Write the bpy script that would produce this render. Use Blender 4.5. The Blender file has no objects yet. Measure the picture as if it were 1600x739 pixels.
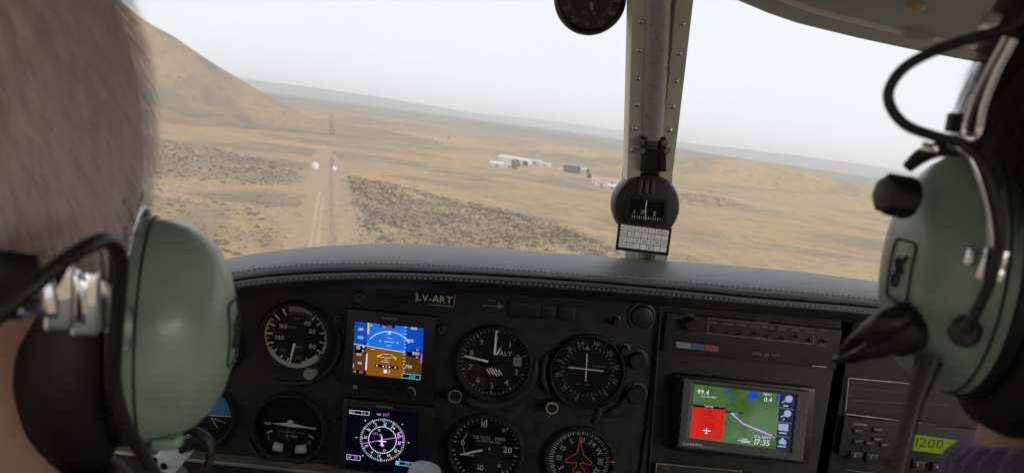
import bpy, bmesh, math, random
import numpy as np
from mathutils import Matrix, Vector
R = math.radians
random.seed(7); np.random.seed(7)
scene = bpy.context.scene
COL = scene.collection

# ------------------------------------------------------------------ camera
FPX, CX, CY = 1186.0, 800.0, 369.5          # focal length and centre in photograph pixels (1600 x 739)
H = 50.0                                     # eye height above the plain (metres)
PITCH, ROLL, BANK = R(8.6), R(7.9), R(2.2)   # camera pitch down, horizon tilt, aircraft bank
Fw = Vector((0, math.cos(PITCH), -math.sin(PITCH)))
R0 = Vector((1, 0, 0)); U0 = Vector((0, math.sin(PITCH), math.cos(PITCH)))
Rt = math.cos(ROLL) * R0 + math.sin(ROLL) * U0
Up = -math.sin(ROLL) * R0 + math.cos(ROLL) * U0
EYE = Vector((0, 0, H))
cam_d = bpy.data.cameras.new('camera'); cam = bpy.data.objects.new('camera', cam_d); COL.objects.link(cam)
m3 = Matrix((Rt, Up, -Fw)).transposed()
cam.matrix_world = Matrix.Translation(EYE) @ m3.to_4x4()
cam_d.sensor_width = 36.0; cam_d.lens = 36.0 * FPX / 1600.0
cam_d.clip_start = 0.02; cam_d.clip_end = 90000.0
cam_d.dof.use_dof = True; cam_d.dof.focus_distance = 0.95; cam_d.dof.aperture_fstop = 11.0
scene.camera = cam

# ------------------------------------------------------------------ sky, sun, exposure
SUN_EL, SUN_AZ = R(18), R(138)                # sun behind the overcast, behind the right wing
world = bpy.data.worlds.new('World'); scene.world = world; world.use_nodes = True
nt = world.node_tree; nt.nodes.clear()
wo = nt.nodes.new('ShaderNodeOutputWorld'); bg = nt.nodes.new('ShaderNodeBackground')
sk = nt.nodes.new('ShaderNodeTexSky'); sk.sky_type = 'NISHITA'; sk.sun_disc = False
sk.sun_elevation = SUN_EL; sk.sun_rotation = SUN_AZ; sk.air_density = 1.0; sk.dust_density = 4.0
mx = nt.nodes.new('ShaderNodeMix'); mx.data_type = 'RGBA'; mx.inputs[0].default_value = 0.88
tcw = nt.nodes.new('ShaderNodeTexCoord'); cn = nt.nodes.new('ShaderNodeTexNoise'); cn.inputs['Scale'].default_value = 2.2; cn.inputs['Detail'].default_value = 5.0
cr = nt.nodes.new('ShaderNodeValToRGB'); cr.color_ramp.elements[0].position = 0.3; cr.color_ramp.elements[0].color = (8.45, 8.6, 9.0, 1); cr.color_ramp.elements[1].position = 0.75; cr.color_ramp.elements[1].color = (8.95, 9.1, 9.45, 1)
nt.links.new(tcw.outputs['Generated'], cn.inputs['Vector']); nt.links.new(cn.outputs['Fac'], cr.inputs['Fac'])
nt.links.new(sk.outputs[0], mx.inputs[6]); nt.links.new(cr.outputs['Color'], mx.inputs[7])
nt.links.new(mx.outputs[2], bg.inputs['Color']); nt.links.new(bg.outputs[0], wo.inputs['Surface'])
bg.inputs['Strength'].default_value = 0.077
sun_d = bpy.data.lights.new('sun', 'SUN'); sun_d.energy = 1.5; sun_d.angle = R(40); sun_d.color = (1.0, 0.95, 0.88)
sun = bpy.data.objects.new('sun', sun_d); COL.objects.link(sun)
sdir = Vector((math.sin(SUN_AZ) * math.cos(SUN_EL), math.cos(SUN_AZ) * math.cos(SUN_EL), math.sin(SUN_EL)))
sun.rotation_euler = (-sdir).to_track_quat('-Z', 'Y').to_euler(); sun.location = (0, 0, 400)
scene.view_settings.view_transform = 'Standard'; scene.view_settings.look = 'None'
scene.view_settings.exposure = 0.68; scene.view_settings.gamma = 1.0; scene.view_settings.use_curve_mapping = False
scene.render.engine = 'CYCLES'
cy = scene.cycles
cy.use_denoising = True; cy.max_bounces = 10; cy.diffuse_bounces = 6; cy.glossy_bounces = 3; cy.transparent_max_bounces = 12
cy.volume_bounces = 1; cy.sample_clamp_indirect = 6.0; cy.caustics_reflective = False; cy.caustics_refractive = False

# ------------------------------------------------------------------ frames: pixel -> ray
MC = Matrix.Translation(EYE) @ Matrix.Rotation(-BANK, 4, 'Y')     # cockpit frame: x right, y nose, z up, origin at the eye
MC3 = MC.to_3x3(); MCi3 = MC3.inverted()
def ray_w(px, py): px = float(px); py = float(py); return Fw + (px - CX) / FPX * Rt - (py - CY) / FPX * Up
def ray_c(px, py): return MCi3 @ ray_w(px, py)
def P(px, py, Y):                            # point of the cockpit (cockpit frame) at distance Y ahead
    Y = float(Y)
    d = ray_c(px, py); return d * (Y / d.y)
def G(px, py, z=0.0):                        # point of the ground (world frame)
    d = ray_w(px, py); t = (z - H) / d.z; p = EYE + d * t; return Vector((p.x, p.y, z))
def GR(px, rng, z=0.0):                      # ground point at a range along the azimuth of a pixel column on the horizon
    hy = 189 + (px - 800) * math.tan(ROLL); d = ray_w(px, hy); a = math.atan2(d.x, d.y)
    return Vector((math.sin(a) * rng, math.cos(a) * rng, z))

# ------------------------------------------------------------------ materials
MATS = {}
def s2l(c): return tuple(((x / 255) / 12.92 if x / 255 <= 0.04045 else ((x / 255 + 0.055) / 1.055) ** 2.4) for x in c)
def mat(name, col, rough=0.5, metal=0.0, var=0.0, vscale=30.0, bump=0.0, bscale=200.0, spec=0.5, coat=0.0, stretch=None, sheen=0.0):
    m = bpy.data.materials.new(name); m.use_nodes = True; n = m.node_tree.nodes; l = m.node_tree.links
    b = n['Principled BSDF']; b.inputs['Base Color'].default_value = (*col, 1); b.inputs['Roughness'].default_value = rough
    b.inputs['Metallic'].default_value = metal; b.inputs['Specular IOR Level'].default_value = spec; b.inputs['Coat Weight'].default_value = coat
    b.inputs['Sheen Weight'].default_value = sheen
    tc = n.new('ShaderNodeTexCoord'); src = tc.outputs['Object']
    if stretch:
        mp = n.new('ShaderNodeMapping'); mp.inputs['Scale'].default_value = stretch; l.new(src, mp.inputs['Vector']); src = mp.outputs[0]
    if var:
        t = n.new('ShaderNodeTexNoise'); t.inputs['Scale'].default_value = vscale; t.inputs['Detail'].default_value = 6; l.new(src, t.inputs['Vector'])
        r_ = n.new('ShaderNodeMapRange'); r_.inputs['From Min'].default_value = 0.3; r_.inputs['From Max'].default_value = 0.7
        r_.inputs['To Min'].default_value = 1 - var; r_.inputs['To Max'].default_value = 1 + var; l.new(t.outputs['Fac'], r_.inputs['Value'])
        v = n.new('ShaderNodeVectorMath'); v.operation = 'SCALE'; v.inputs[0].default_value = col; l.new(r_.outputs[0], v.inputs['Scale'])
        l.new(v.outputs[0], b.inputs['Base Color'])
        r2 = n.new('ShaderNodeMapRange'); r2.inputs['From Min'].default_value = 0.3; r2.inputs['From Max'].default_value = 0.7
        r2.inputs['To Min'].default_value = max(0.02, rough - 0.12); r2.inputs['To Max'].default_value = min(1, rough + 0.12); l.new(t.outputs['Fac'], r2.inputs['Value'])
        l.new(r2.outputs[0], b.inputs['Roughness'])
    if bump:
        t2 = n.new('ShaderNodeTexNoise'); t2.inputs['Scale'].default_value = bscale; t2.inputs['Detail'].default_value = 3; l.new(src, t2.inputs['Vector'])
        bp = n.new('ShaderNodeBump'); bp.inputs['Strength'].default_value = bump; bp.inputs['Distance'].default_value = 0.001; l.new(t2.outputs['Fac'], bp.inputs['Height'])
        l.new(bp.outputs[0], b.inputs['Normal'])
    MATS[name] = m; return m
def emit(name, rgb, k=1.0):
    m = bpy.data.materials.new(name); m.use_nodes = True; n = m.node_tree.nodes; l = m.node_tree.links; n.clear()
    o = n.new('ShaderNodeOutputMaterial'); e = n.new('ShaderNodeEmission'); e.inputs['Color'].default_value = (*s2l(rgb), 1); e.inputs['Strength'].default_value = k * 2.0 ** -scene.view_settings.exposure
    l.new(e.outputs[0], o.inputs['Surface']); MATS[name] = m; return m

# ------------------------------------------------------------------ geometry collector
def glyph_table(chars):
    tmp = []; 
    for c in chars:
        cu = bpy.data.curves.new('g', 'FONT'); cu.body = c; cu.resolution_u = 2; cu.size = 1.0
        ob = bpy.data.objects.new('g', cu); COL.objects.link(ob); tmp.append((c, ob, cu))
    bpy.context.view_layer.update(); dg = bpy.context.evaluated_depsgraph_get(); out = {}
    for c, ob, cu in tmp:
        me = bpy.data.meshes.new_from_object(ob.evaluated_get(dg))
        vs = np.array([v.co[:2] for v in me.vertices]) if len(me.vertices) else np.zeros((0, 2)); fs = [list(p.vertices) for p in me.polygons]
        out[c] = (vs, fs); bpy.data.meshes.remove(me)
    for c, ob, cu in tmp: bpy.data.objects.remove(ob); bpy.data.curves.remove(cu)
    cap = out['H'][0][:, 1].max()
    for c in out: out[c] = (out[c][0] / cap, out[c][1])
    return out
GLY = glyph_table("HABCDEFGILMNOPRSTUVWXYZKJQ0123456789.:-/%achikmnoprstueZ")
def text_shape(s, spacing=0.14, wide=1.0):
    x = 0.0; vs = []; fs = []
    for c in s:
        if c == ' ': x += 0.55; continue
        v, f = GLY[c]; o = len(vs); x0 = v[:, 0].min()
        vs += [((a - x0) * wide + x, b) for a, b in v]; fs += [[i + o for i in q] for q in f]
        x += (v[:, 0].max() - x0) * wide + spacing
    w = x - spacing
    return [(a - w / 2, b - 0.5) for a, b in vs], fs

class Geo:
    def __init__(s): s.v = []; s.f = []
    def add(s, vs, fs):
        o = len(s.v); s.v += [Vector(p) for p in vs]; s.f += [tuple(i + o for i in q) for q in fs]; return s
    def box(s, c, h, M=None):
        M = M or Matrix.Identity(3); c = Vector(c)
        vs = [c + M @ Vector((x * h[0], y * h[1], z * h[2])) for x in (-1, 1) for y in (-1, 1) for z in (-1, 1)]
        return s.add(vs, [(0, 1, 3, 2), (4, 6, 7, 5), (0, 4, 5, 1), (2, 3, 7, 6), (0, 2, 6, 4), (1, 5, 7, 3)])
    def loft(s, rings, closed=True, cap0=True, cap1=True):
        n = len(rings[0]); vs = [p for r in rings for p in r]; fs = []
        for i in range(len(rings) - 1):
            for j in range(n if closed else n - 1):
                k = (j + 1) % n; fs.append((i * n + j, i * n + k, (i + 1) * n + k, (i + 1) * n + j))
        if cap0: fs.append(tuple(range(n))[::-1])
        if cap1: fs.append(tuple((len(rings) - 1) * n + j for j in range(n)))
        return s.add(vs, fs)
    def tube(s, path, r, n=8, flat=1.0, up=None):
        path = [Vector(p) for p in path]; rs = r if isinstance(r, (list, tuple)) else [r] * len(path); rings = []; nrm = None
        for i, p in enumerate(path):
            t = (path[min(i + 1, len(path) - 1)] - path[max(i - 1, 0)]).normalized()
            if nrm is None:
                a = Vector(up) if up else (Vector((0, 0, 1)) if abs(t.z) < 0.9 else Vector((1, 0, 0)))
                nrm = (a - a.dot(t) * t).normalized()
            else: nrm = (nrm - nrm.dot(t) * t).normalized()
            bn = t.cross(nrm)
            rings.append([p + rs[i] * (math.cos(2 * math.pi * k / n) * nrm + flat * math.sin(2 * math.pi * k / n) * bn) for k in range(n)])
        return s.loft(rings)
    def lathe(s, c, axis, prof, n=32, sx=1.0, sy=1.0, ref=None, cap0=True, cap1=True):
        c = Vector(c); a = Vector(axis).normalized(); u = Vector(ref) if ref else (Vector((1, 0, 0)) if abs(a.x) < 0.9 else Vector((0, 0, 1)))
        u = (u - u.dot(a) * a).normalized(); w = a.cross(u)
        rings = [[c + a * h + r * (sx * math.cos(2 * math.pi * k / n) * u + sy * math.sin(2 * math.pi * k / n) * w) for k in range(n)] for r, h in prof]
        return s.loft(rings, True, cap0, cap1)
    def prism(s, pts, vec):
        pts = [Vector(p) for p in pts]; vec = Vector(vec); n = len(pts)
        return s.add(pts + [p + vec for p in pts], [tuple(range(n)), tuple(range(2 * n - 1, n - 1, -1))] + [(i, i + n, (i + 1) % n + n, (i + 1) % n) for i in range(n)])
    def poly(s, pts): return s.add(pts, [tuple(range(len(pts)))])

def build(name, g, material, parent=None, origin=(0, 0, 0), frame=None, smooth=None, bevel=0.0, subsurf=0):
    o3 = Vector(origin); me = bpy.data.meshes.new(name)
    me.from_pydata([tuple(Vector(p) - o3) for p in g.v], [], g.f); me.update()
    bm = bmesh.new(); bm.from_mesh(me); bmesh.ops.recalc_face_normals(bm, faces=bm.faces)
    if bevel:
        bmesh.ops.bevel(bm, geom=[e for e in bm.edges if len(e.link_faces) == 2 and e.calc_face_angle(0) > R(35)], offset=bevel, segments=2, affect='EDGES', profile=0.6, clamp_overlap=True)
    bm.to_mesh(me); bm.free()
    me.materials.append(MATS[material] if isinstance(material, str) else material)
    if smooth is not None:
        me.polygons.foreach_set('use_smooth', [True] * len(me.polygons)); me.set_sharp_from_angle(angle=R(smooth))
    ob = bpy.data.objects.new(name, me); COL.objects.link(ob)
    if parent is not None: ob.parent = parent
    else: ob.matrix_world = (frame or Matrix.Identity(4)) @ Matrix.Translation(o3)
    if subsurf:
        md = ob.modifiers.new('s', 'SUBSURF'); md.levels = subsurf; md.render_levels = subsurf
    return ob
def tag(o, label=None, cat=None, group=None, kind=None):
    for k, v in (('label', label), ('category', cat), ('group', group), ('kind', kind)):
        if v: o[k] = v
    return o
class Thing:                                  # an Empty at the thing's base with its parts
    def __init__(s, name, label, cat, origin, group=None, frame=None):
        s.o = Vector(origin); s.e = bpy.data.objects.new(name, None); COL.objects.link(s.e); s.e.empty_display_size = 0.05
        s.e.matrix_world = (MC if frame is None else frame) @ Matrix.Translation(s.o); tag(s.e, label, cat, group)
    def part(s, name, g, material, under=None, smooth=None, bevel=0.0, label=None, kind=None, subsurf=0):
        ob = build(name, g, material, parent=under or s.e, origin=s.o, smooth=smooth, bevel=bevel, subsurf=subsurf); tag(ob, label, None, None, kind); return ob
def catmull(pts, n=8):
    pts = [Vector(p) for p in pts]; q = [pts[0] * 2 - pts[1]] + pts + [pts[-1] * 2 - pts[-2]]; out = []
    for i in range(1, len(q) - 2):
        for k in range(n):
            t = k / n; a, b, c, d = q[i - 1], q[i], q[i + 1], q[i + 2]
            out.append(0.5 * ((2 * b) + (c - a) * t + (2 * a - 5 * b + 4 * c - d) * t * t + (3 * b - a - 3 * c + d) * t ** 3))
    out.append(pts[-1]); return out
ID4 = Matrix.Identity(4)

# ================================================================== OUTSIDE
def ground_material(name, tint):
    m = bpy.data.materials.new(name); m.use_nodes = True; n = m.node_tree.nodes; l = m.node_tree.links; b = n['Principled BSDF']
    b.inputs['Roughness'].default_value = 0.95; b.inputs['Specular IOR Level'].default_value = 0.1
    ge = n.new('ShaderNodeNewGeometry'); pos = ge.outputs['Position']
    def noise(scale, det, stretch=(1, 1, 1), dist=0.0):
        mp = n.new('ShaderNodeMapping'); mp.inputs['Scale'].default_value = stretch; l.new(pos, mp.inputs['Vector'])
        t = n.new('ShaderNodeTexNoise'); t.inputs['Scale'].default_value = scale; t.inputs['Detail'].default_value = det; t.inputs['Distortion'].default_value = dist
        l.new(mp.outputs[0], t.inputs['Vector']); return t.outputs['Fac']
    def ramp(src, a, ca, b_, cb):
        r_ = n.new('ShaderNodeValToRGB'); e = r_.color_ramp.elements; e[0].position = a; e[0].color = (*ca, 1); e[1].position = b_; e[1].color = (*cb, 1); l.new(src, r_.inputs['Fac']); return r_.outputs['Color']
    def mix(f, a, b_, mode='MIX'):
        x = n.new('ShaderNodeMix'); x.data_type = 'RGBA'; x.blend_type = mode
        (l.new(f, x.inputs[0]) if not isinstance(f, float) else setattr(x.inputs[0], 'default_value', f)); l.new(a, x.inputs[6]); l.new(b_, x.inputs[7]); return x.outputs[2]
    base = ramp(noise(0.006, 5, (1, .6, 1), 0.6), 0.36, (0.27, 0.20, 0.122), 0.64, (0.335, 0.245, 0.155))
    soil = ramp(noise(0.02, 6), 0.3, (0.345, 0.235, 0.145), 0.7, (0.30, 0.21, 0.135))
    c = mix(ramp(noise(0.009, 4, (1, .8, 1), 0.4), 0.46, (0, 0, 0), 0.60, (1, 1, 1)), base, soil)
    gry = ramp(noise(0.05, 5), 0.3, (0.145, 0.127, 0.10), 0.7, (0.20, 0.168, 0.128))
    c = mix(ramp(noise(0.0042, 7, (1, 1.5, 1), 0.9), 0.43, (0, 0, 0), 0.58, (0.9, 0.9, 0.9)), c, gry)
    olv = ramp(noise(0.09, 5), 0.3, (0.245, 0.195, 0.115), 0.7, (0.33, 0.255, 0.15))
    c = mix(ramp(noise(0.019, 8, (1, 0.7, 1), 1.2), 0.47, (0, 0, 0), 0.60, (0.8, 0.8, 0.8)), c, olv)
    drk = ramp(noise(0.3, 4), 0.0, (0.17, 0.14, 0.10), 1.0, (0.20, 0.165, 0.12))
    c = mix(ramp(noise(0.11, 6, (1, .5, 1)), 0.52, (0, 0, 0), 0.70, (0.75, 0.75, 0.75)), c, drk)
    sx = n.new('ShaderNodeSeparateXYZ'); l.new(pos, sx.inputs[0]); ad = n.new('ShaderNodeMath'); ad.operation = 'MULTIPLY_ADD'; l.new(noise(0.0012, 4, (1, 2, 1)), ad.inputs[0]); ad.inputs[1].default_value = 1800.0; l.new(sx.outputs['Y'], ad.inputs[2])
    mr = n.new('ShaderNodeMapRange'); mr.inputs['From Min'].default_value = 2500; mr.inputs['From Max'].default_value = 4600; l.new(ad.outputs[0], mr.inputs['Value'])
    far = ramp(noise(0.0016, 6, (1, 1, 1), 0.5), 0.35, (0.07, 0.075, 0.08), 0.7, (0.14, 0.13, 0.115))
    c = mix(mr.outputs[0], c, far)   # dark scrubland covers the far plain
    fine = ramp(noise(0.7, 5), 0.25, (1.02, 1.0, 0.98), 0.75, (1.78, 1.72, 1.62))
    c = mix(1.0, c, fine, 'MULTIPLY')
    tv = n.new('ShaderNodeVectorMath'); tv.operation = 'MULTIPLY'; tv.inputs[1].default_value = tint; l.new(c, tv.inputs[0]); c = tv.outputs[0]
    l.new(c, b.inputs['Base Color'])
    bp = n.new('ShaderNodeBump'); bp.inputs['Strength'].default_value = 0.35; bp.inputs['Distance'].default_value = 1.0; l.new(noise(0.25, 6), bp.inputs['Height']); l.new(bp.outputs[0], b.inputs['Normal'])
    MATS[name] = m
ground_material('steppe', (1.0, 0.985, 0.925)); ground_material('hill_grass', (0.74, 0.74, 0.74))
mat('dirt', (0.385, 0.285, 0.185), 0.95, var=0.14, vscale=0.25, spec=0.1)
mat('dirt_pale', (0.46, 0.355, 0.25), 0.95, var=0.15, vscale=0.4, spec=0.1)
mat('dirt_dark', (0.31, 0.228, 0.165), 0.95, var=0.25, vscale=0.3, spec=0.1)
mat('shrub', (0.16, 0.15, 0.105), 0.9, var=0.35, vscale=0.6, spec=0.15)
mat('shrub_grey', (0.19, 0.168, 0.13), 0.9, var=0.35, vscale=0.5, spec=0.15)
mat('far_white', (0.60, 0.585, 0.57), 0.6, var=0.05, vscale=0.5); mat('far_cream', (0.52, 0.47, 0.42), 0.7, var=0.06, vscale=0.5)
mat('far_red', (0.50, 0.29, 0.25), 0.7, var=0.12, vscale=0.8); mat('far_slate', (0.055, 0.07, 0.095), 0.7, var=0.2, vscale=0.4)
mat('far_grey', (0.50, 0.48, 0.46), 0.6, var=0.08, vscale=0.4); mat('far_dark', (0.06, 0.055, 0.05), 0.6); mat('bark', (0.10, 0.08, 0.06), 0.9)
mat('tree_leaf', (0.075, 0.075, 0.055), 0.9, var=0.35, vscale=0.8); mat('rock', (0.19, 0.165, 0.135), 0.9, var=0.3, vscale=0.2, bump=0.4, bscale=1.0)

# ground: one polar sheet to beyond the horizon
rad = [0.0, 40, 90] + list(np.geomspace(130, 34000, 60)); NA = 144; g = Geo(); rings = []
def swell(x, y):
    d = math.hypot(x, y); a = min(1, max(0, (d - 1500) / 2500))
    return a * (9 * math.sin(x / 730 + 1) * math.cos(y / 910) + 14 * math.sin(x / 1900 + y / 2600) + min(1, d / 20000) * 26 * math.sin(x / 4300 + 0.5) * math.sin(y / 5100))
for r_ in rad[1:]:
    rings.append([(r_ * math.cos(2 * math.pi * k / NA), r_ * math.sin(2 * math.pi * k / NA), swell(r_ * math.cos(2 * math.pi * k / NA), r_ * math.sin(2 * math.pi * k / NA))) for k in range(NA)])
g.loft(rings, True, True, False)
tag(build('ground', g, 'steppe', smooth=60), kind='structure')

def mound(name, c, height, rx, ry, rot, prof, n=72, m=34, rough=0.0, material='steppe', gully=0.0):
    g = Geo(); rings = []; cr_, sr_ = math.cos(rot), math.sin(rot)
    for i in range(m + 1):
        t = i / m; ring = []
        for k in range(n):
            a = 2 * math.pi * k / n; w = 1 + 0.10 * math.sin(3 * a + c[0]) + 0.06 * math.sin(7 * a + 1.3)
            x, y = rx * w * t * math.cos(a), ry * w * t * math.sin(a)
            z = height * prof(t) + rough * prof(t) * (math.sin(x / 23 + y / 31) + math.sin(x / 47 - y / 37 + 2) + 0.5 * math.sin(x / 11 + 1) * math.sin(y / 13)) - 0.6 * (t > 0.97) - gully * prof(t) * (1 - prof(t)) * 2.2 * (abs(math.sin(11 * a + 2.5 * t)) ** .6 + .6 * abs(math.sin(29 * a + 3 * t)))
            ring.append((c[0] + x * cr_ - y * sr_, c[1] + x * sr_ + y * cr_, z))
        rings.append(ring)
    g.loft(rings[1:], True, True, False); return tag(build(name, g, material, smooth=80), kind='structure')
soft = lambda t: 0.5 * (1 + math.cos(math.pi * t))
def cone(t):
    h = max(0.0, 1 - t / 0.55); k = 0.10; a = 1 - t / 0.62
    v = k * math.log(1 + math.exp(a / k)); v0 = k * math.log(1 + math.exp((1 - 1 / 0.62) / k)); v1 = k * math.log(1 + math.exp(1 / k))
    s_ = (v - v0) / (v1 - v0); return s_ if s_ < 0.93 else 0.93 + 0.5 * (s_ - 0.93)
hc = GR(98, 1300); mound('hill', (hc.x, hc.y), 178, 520, 500, 0, cone, n=200, m=90, rough=2.2, material='hill_grass', gully=5.0)
c1 = GR(1190, 1400); mound('low_hill', (c1.x, c1.y), 36, 380, 200, -0.5, soft, rough=1.2)
c2 = GR(880, 1500); mound('low_hill', (c2.x, c2.y), 16, 420, 170, -0.1, soft, rough=0.5)
c3 = GR(600, 1700); mound('low_hill', (c3.x, c3.y), 17, 420, 240, 0.2, soft, rough=0.5)
c4 = GR(1420, 1150); mound('low_hill', (c4.x, c4.y), 12, 260, 120, -0.3, soft, rough=0.5)
for px, rg, hh, rx in ((520, 9000, 105, 3600), (900, 11500, 120, 4200), (1300, 9500, 100, 3800), (1650, 12500, 150, 4200), (250, 13000, 160, 4200)):
    c = GR(px, rg); mound('far_hill', (c.x, c.y), hh, rx, rx * 0.45, -math.atan2(c.x, c.y), soft, rough=3)

def ribbon(name, pts, width, material, z=0.05, wob=0.12, n=10, kind='structure', **kw):
    q = catmull(pts, n); g = Geo(); L = []
    for i, p in enumerate(q):
        t = (q[min(i + 1, len(q) - 1)] - q[max(i - 1, 0)]).normalized(); s_ = Vector((-t.y, t.x, 0)); u = i / (len(q) - 1)
        w = (width(u) if callable(width) else width) * (1 + wob * (random.random() - 0.5) * 2) / 2
        L.append([p - s_ * w + Vector((0, 0, z)), p + Vector((0, 0, z + (0.25 if kw.get('bank') else 0.02))), p + s_ * w + Vector((0, 0, z))])
    g.loft(L, False, False, False); return tag(build(name, g, material, smooth=80), kind=kind)
# the dirt airstrip seen ahead and the tracks across the plain
ra, rb = (G(455, 520) + G(620, 520)) / 2, (G(488, 221) + G(524, 226)) / 2
w0 = (G(563, 400) - G(424, 415)).length * 0.93
ribbon('airstrip', [ra.lerp(rb, t) for t in (0, .25, .5, .75, 1)], lambda u: w0 * .84 * (1 - 0.3 * u) * min(1, max(.02, (1 - u) / .32)), 'dirt', z=0.05, wob=0.16, n=16)
def strip_line(name, pa, pb, w, material, z): 
    a, b_ = G(*pa), G(*pb); ribbon(name, [a.lerp(b_, t) for t in (0, .3, .6, 1)], w, material, z=z, wob=0.55, n=14)
strip_line('dark_tyre_band', (521, 470), (517, 246), 2.3, 'dirt_dark', 0.08)
strip_line('wheel_track', (470, 470), (499, 300), 1.3, 'dirt_pale', 0.08); strip_line('wheel_track', (487, 470), (504, 310), 1.0, 'dirt_pale', 0.08)
ribbon('dirt_track', [G(x, y) for x, y in ((150, 292), (240, 300), (330, 316), (420, 330), (470, 356), (470, 420))], 13, 'dirt', z=0.03, wob=0.25)
ribbon('dirt_track', [G(x, y) for x, y in ((200, 204), (250, 208), (330, 214), (430, 225), (520, 236), (600, 240))], 6.5, 'dirt_dark', z=0.04, wob=0.25)
ribbon('dirt_track', [G(x, y) for x, y in ((560, 250), (640, 262), (740, 268), (860, 276), (930, 294))], 4, 'dirt_pale', z=0.035, wob=0.3)

# shrubs: many low clumps; the largest ones are things, the rest of the scrub is one mass
def clump(seed, n=26):
    rr = random.Random(seed); g = Geo()
    for i in range(n):
        a = rr.uniform(0, 6.283); e = rr.uniform(0.0, 1.0); rr_ = rr.uniform(0.25, 1.0); c = Vector((rr_ * math.cos(a), rr_ * math.sin(a), 0.55 * math.sqrt(max(0, 1 - rr_ * rr_)) * rr.uniform(.5, 1.15)))
        u = Vector((rr.uniform(-1, 1), rr.uniform(-1, 1), rr.uniform(-.4, .9))).normalized(); w = u.cross(Vector((rr.uniform(-1, 1), rr.uniform(-1, 1), rr.uniform(-1, 1)))).normalized()
        s_ = rr.uniform(.22, .42); g.add([c + u * s_, c - u * s_ * .6 + w * s_ * .7, c - u * s_ * .6 - w * s_ * .7], [(0, 1, 2)])
    core = [[(0.62 * math.cos(k * 1.0472) * (1 - .5 * i), 0.62 * math.sin(k * 1.0472) * (1 - .5 * i), -0.03 + 0.34 * i) for k in range(6)] for i in (0, 1)]
    g.loft(core); return g
CL = [clump(s) for s in range(5)]
def inside(pt, poly):
    x, y = pt; c = False; j = len(poly) - 1
    for i in range(len(poly)):
        (xi, yi), (xj, yj) = poly[i], poly[j]
        if (yi > y) != (yj > y) and x < (xj - xi) * (y - yi) / (yj - yi) + xi: c = not c
        j = i
    return c
patches = [  # photograph outlines of the scrub patches on the plain, and clumps per 100 m2
    ([(215, 212), (330, 232), (474, 262), (468, 284), (440, 292), (340, 286), (215, 276)], 6.5, 0),
    ([(150, 318), (270, 304), (360, 316), (432, 322), (420, 338), (330, 336), (150, 344)], 5.0, 0),
    ([(150, 352), (300, 352), (428, 352), (432, 372), (405, 392), (330, 420), (150, 420)], 8.0, 0),
    ([(541, 274), (600, 284), (700, 310), (800, 330), (880, 352), (960, 386), (1000, 420), (900, 470), (570, 470), (556, 340)], 19.0, 1),
    ([(1060, 395), (1110, 412), (1170, 425), (1120, 440), (1050, 430)], 5.0, 1),
    ([(1095, 270), (1180, 276), (1260, 296), (1190, 296), (1100, 284)], 0.9, 1),
    ([(1060, 300), (1130, 308), (1165, 322), (1100, 324), (1060, 318)], 5.0, 1),
    ([(215, 286), (440, 300), (430, 345), (215, 345)], 0.7, 0)]
inst = []
for pi, (poly, dens, kind_) in enumerate(patches):
    wp = [G(*p) for p in poly]; xs = [p.x for p in wp]; ys = [p.y for p in wp]; area = (max(xs) - min(xs)) * (max(ys) - min(ys))
    nn = min(24000, int(area * dens / 100)); wpp = [(p.x, p.y) for p in wp]
    for _ in range(nn):
        x, y = random.uniform(min(xs), max(xs)), random.uniform(min(ys), max(ys))
        nz = math.sin(x / 9 + 3 * pi) * math.sin(y / 17 + pi) + 0.6 * math.sin(x / 4.1 + y / 6.3)
        if nz < -0.35 and random.random() < 0.8: continue
        if inside((x, y), wpp): inst.append((x, y, random.uniform(0.28, 0.95) * (1.6 if random.random() < .15 else 1), random.uniform(0, 6.28), random.randrange(5), kind_ if random.random() < .8 else 1 - kind_))
tuft = [[], 0]; tufts = {0: ([], []), 1: ([], [])}
for pi, (poly, dens, kind_) in enumerate(patches):   # fine low tufts fill the scrub patches and thin out past their edges
    wp = [G(*p) for p in poly]; wpp = [(p.x, p.y) for p in wp]; xs = [p[0] for p in wpp]; ys = [p[1] for p in wpp]; N_ = min(52000, int((max(xs) - min(xs)) * (max(ys) - min(ys)) * dens * 4.0 / 100))
    V_, F_ = tufts[kind_]
    for _ in range(N_):
        x, y = random.uniform(min(xs), max(xs)), random.uniform(min(ys), max(ys)); j = (x + random.gauss(0, 4), y + random.gauss(0, 7))
        if not inside((x, y), wpp) or math.sin(x / 13 + pi) * math.sin(y / 21) < -.55: continue
        s_ = random.uniform(.15, .5); x, y = j
        for q in range(3):
            a = random.uniform(0, 6.28); o_ = len(V_); dx, dy = s_ * math.cos(a), s_ * math.sin(a); V_ += [(x - dx, y - dy, 0), (x + dx, y + dy, 0), (x + dy * .6, y - dx * .6, s_ * .55)]; F_.append((o_, o_ + 1, o_ + 2))
for kind_ in (0, 1):
    me = bpy.data.meshes.new('ground_cover'); me.from_pydata(tufts[kind_][0], [], tufts[kind_][1]); me.materials.append(MATS['shrub_grey' if kind_ else 'shrub']); ob = bpy.data.objects.new('ground_cover', me); COL.objects.link(ob)
    tag(ob, 'fine grey tufts filling the scrub on the farm side' if kind_ else 'fine olive tufts filling the scrub on the hill side', 'ground cover', kind='stuff')
def visible_score(t):
    x, y, s_ = t[0], t[1], t[2]; d = MC3.to_4x4() and math.hypot(x, y, H); q = Vector((x, y, -H)); f_ = q.dot(Fw); px = CX + FPX * q.dot(Rt) / f_; py = CY - FPX * q.dot(Up) / f_
    ok = (245 < px < 970 and py < 396 and not (330 < px < 350 and py > 400)); return (s_ / d) if ok else 0.0
order = sorted(range(len(inst)), key=lambda i: -visible_score(inst[i])); hero = set(order[:220])
shr_me = []
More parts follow.
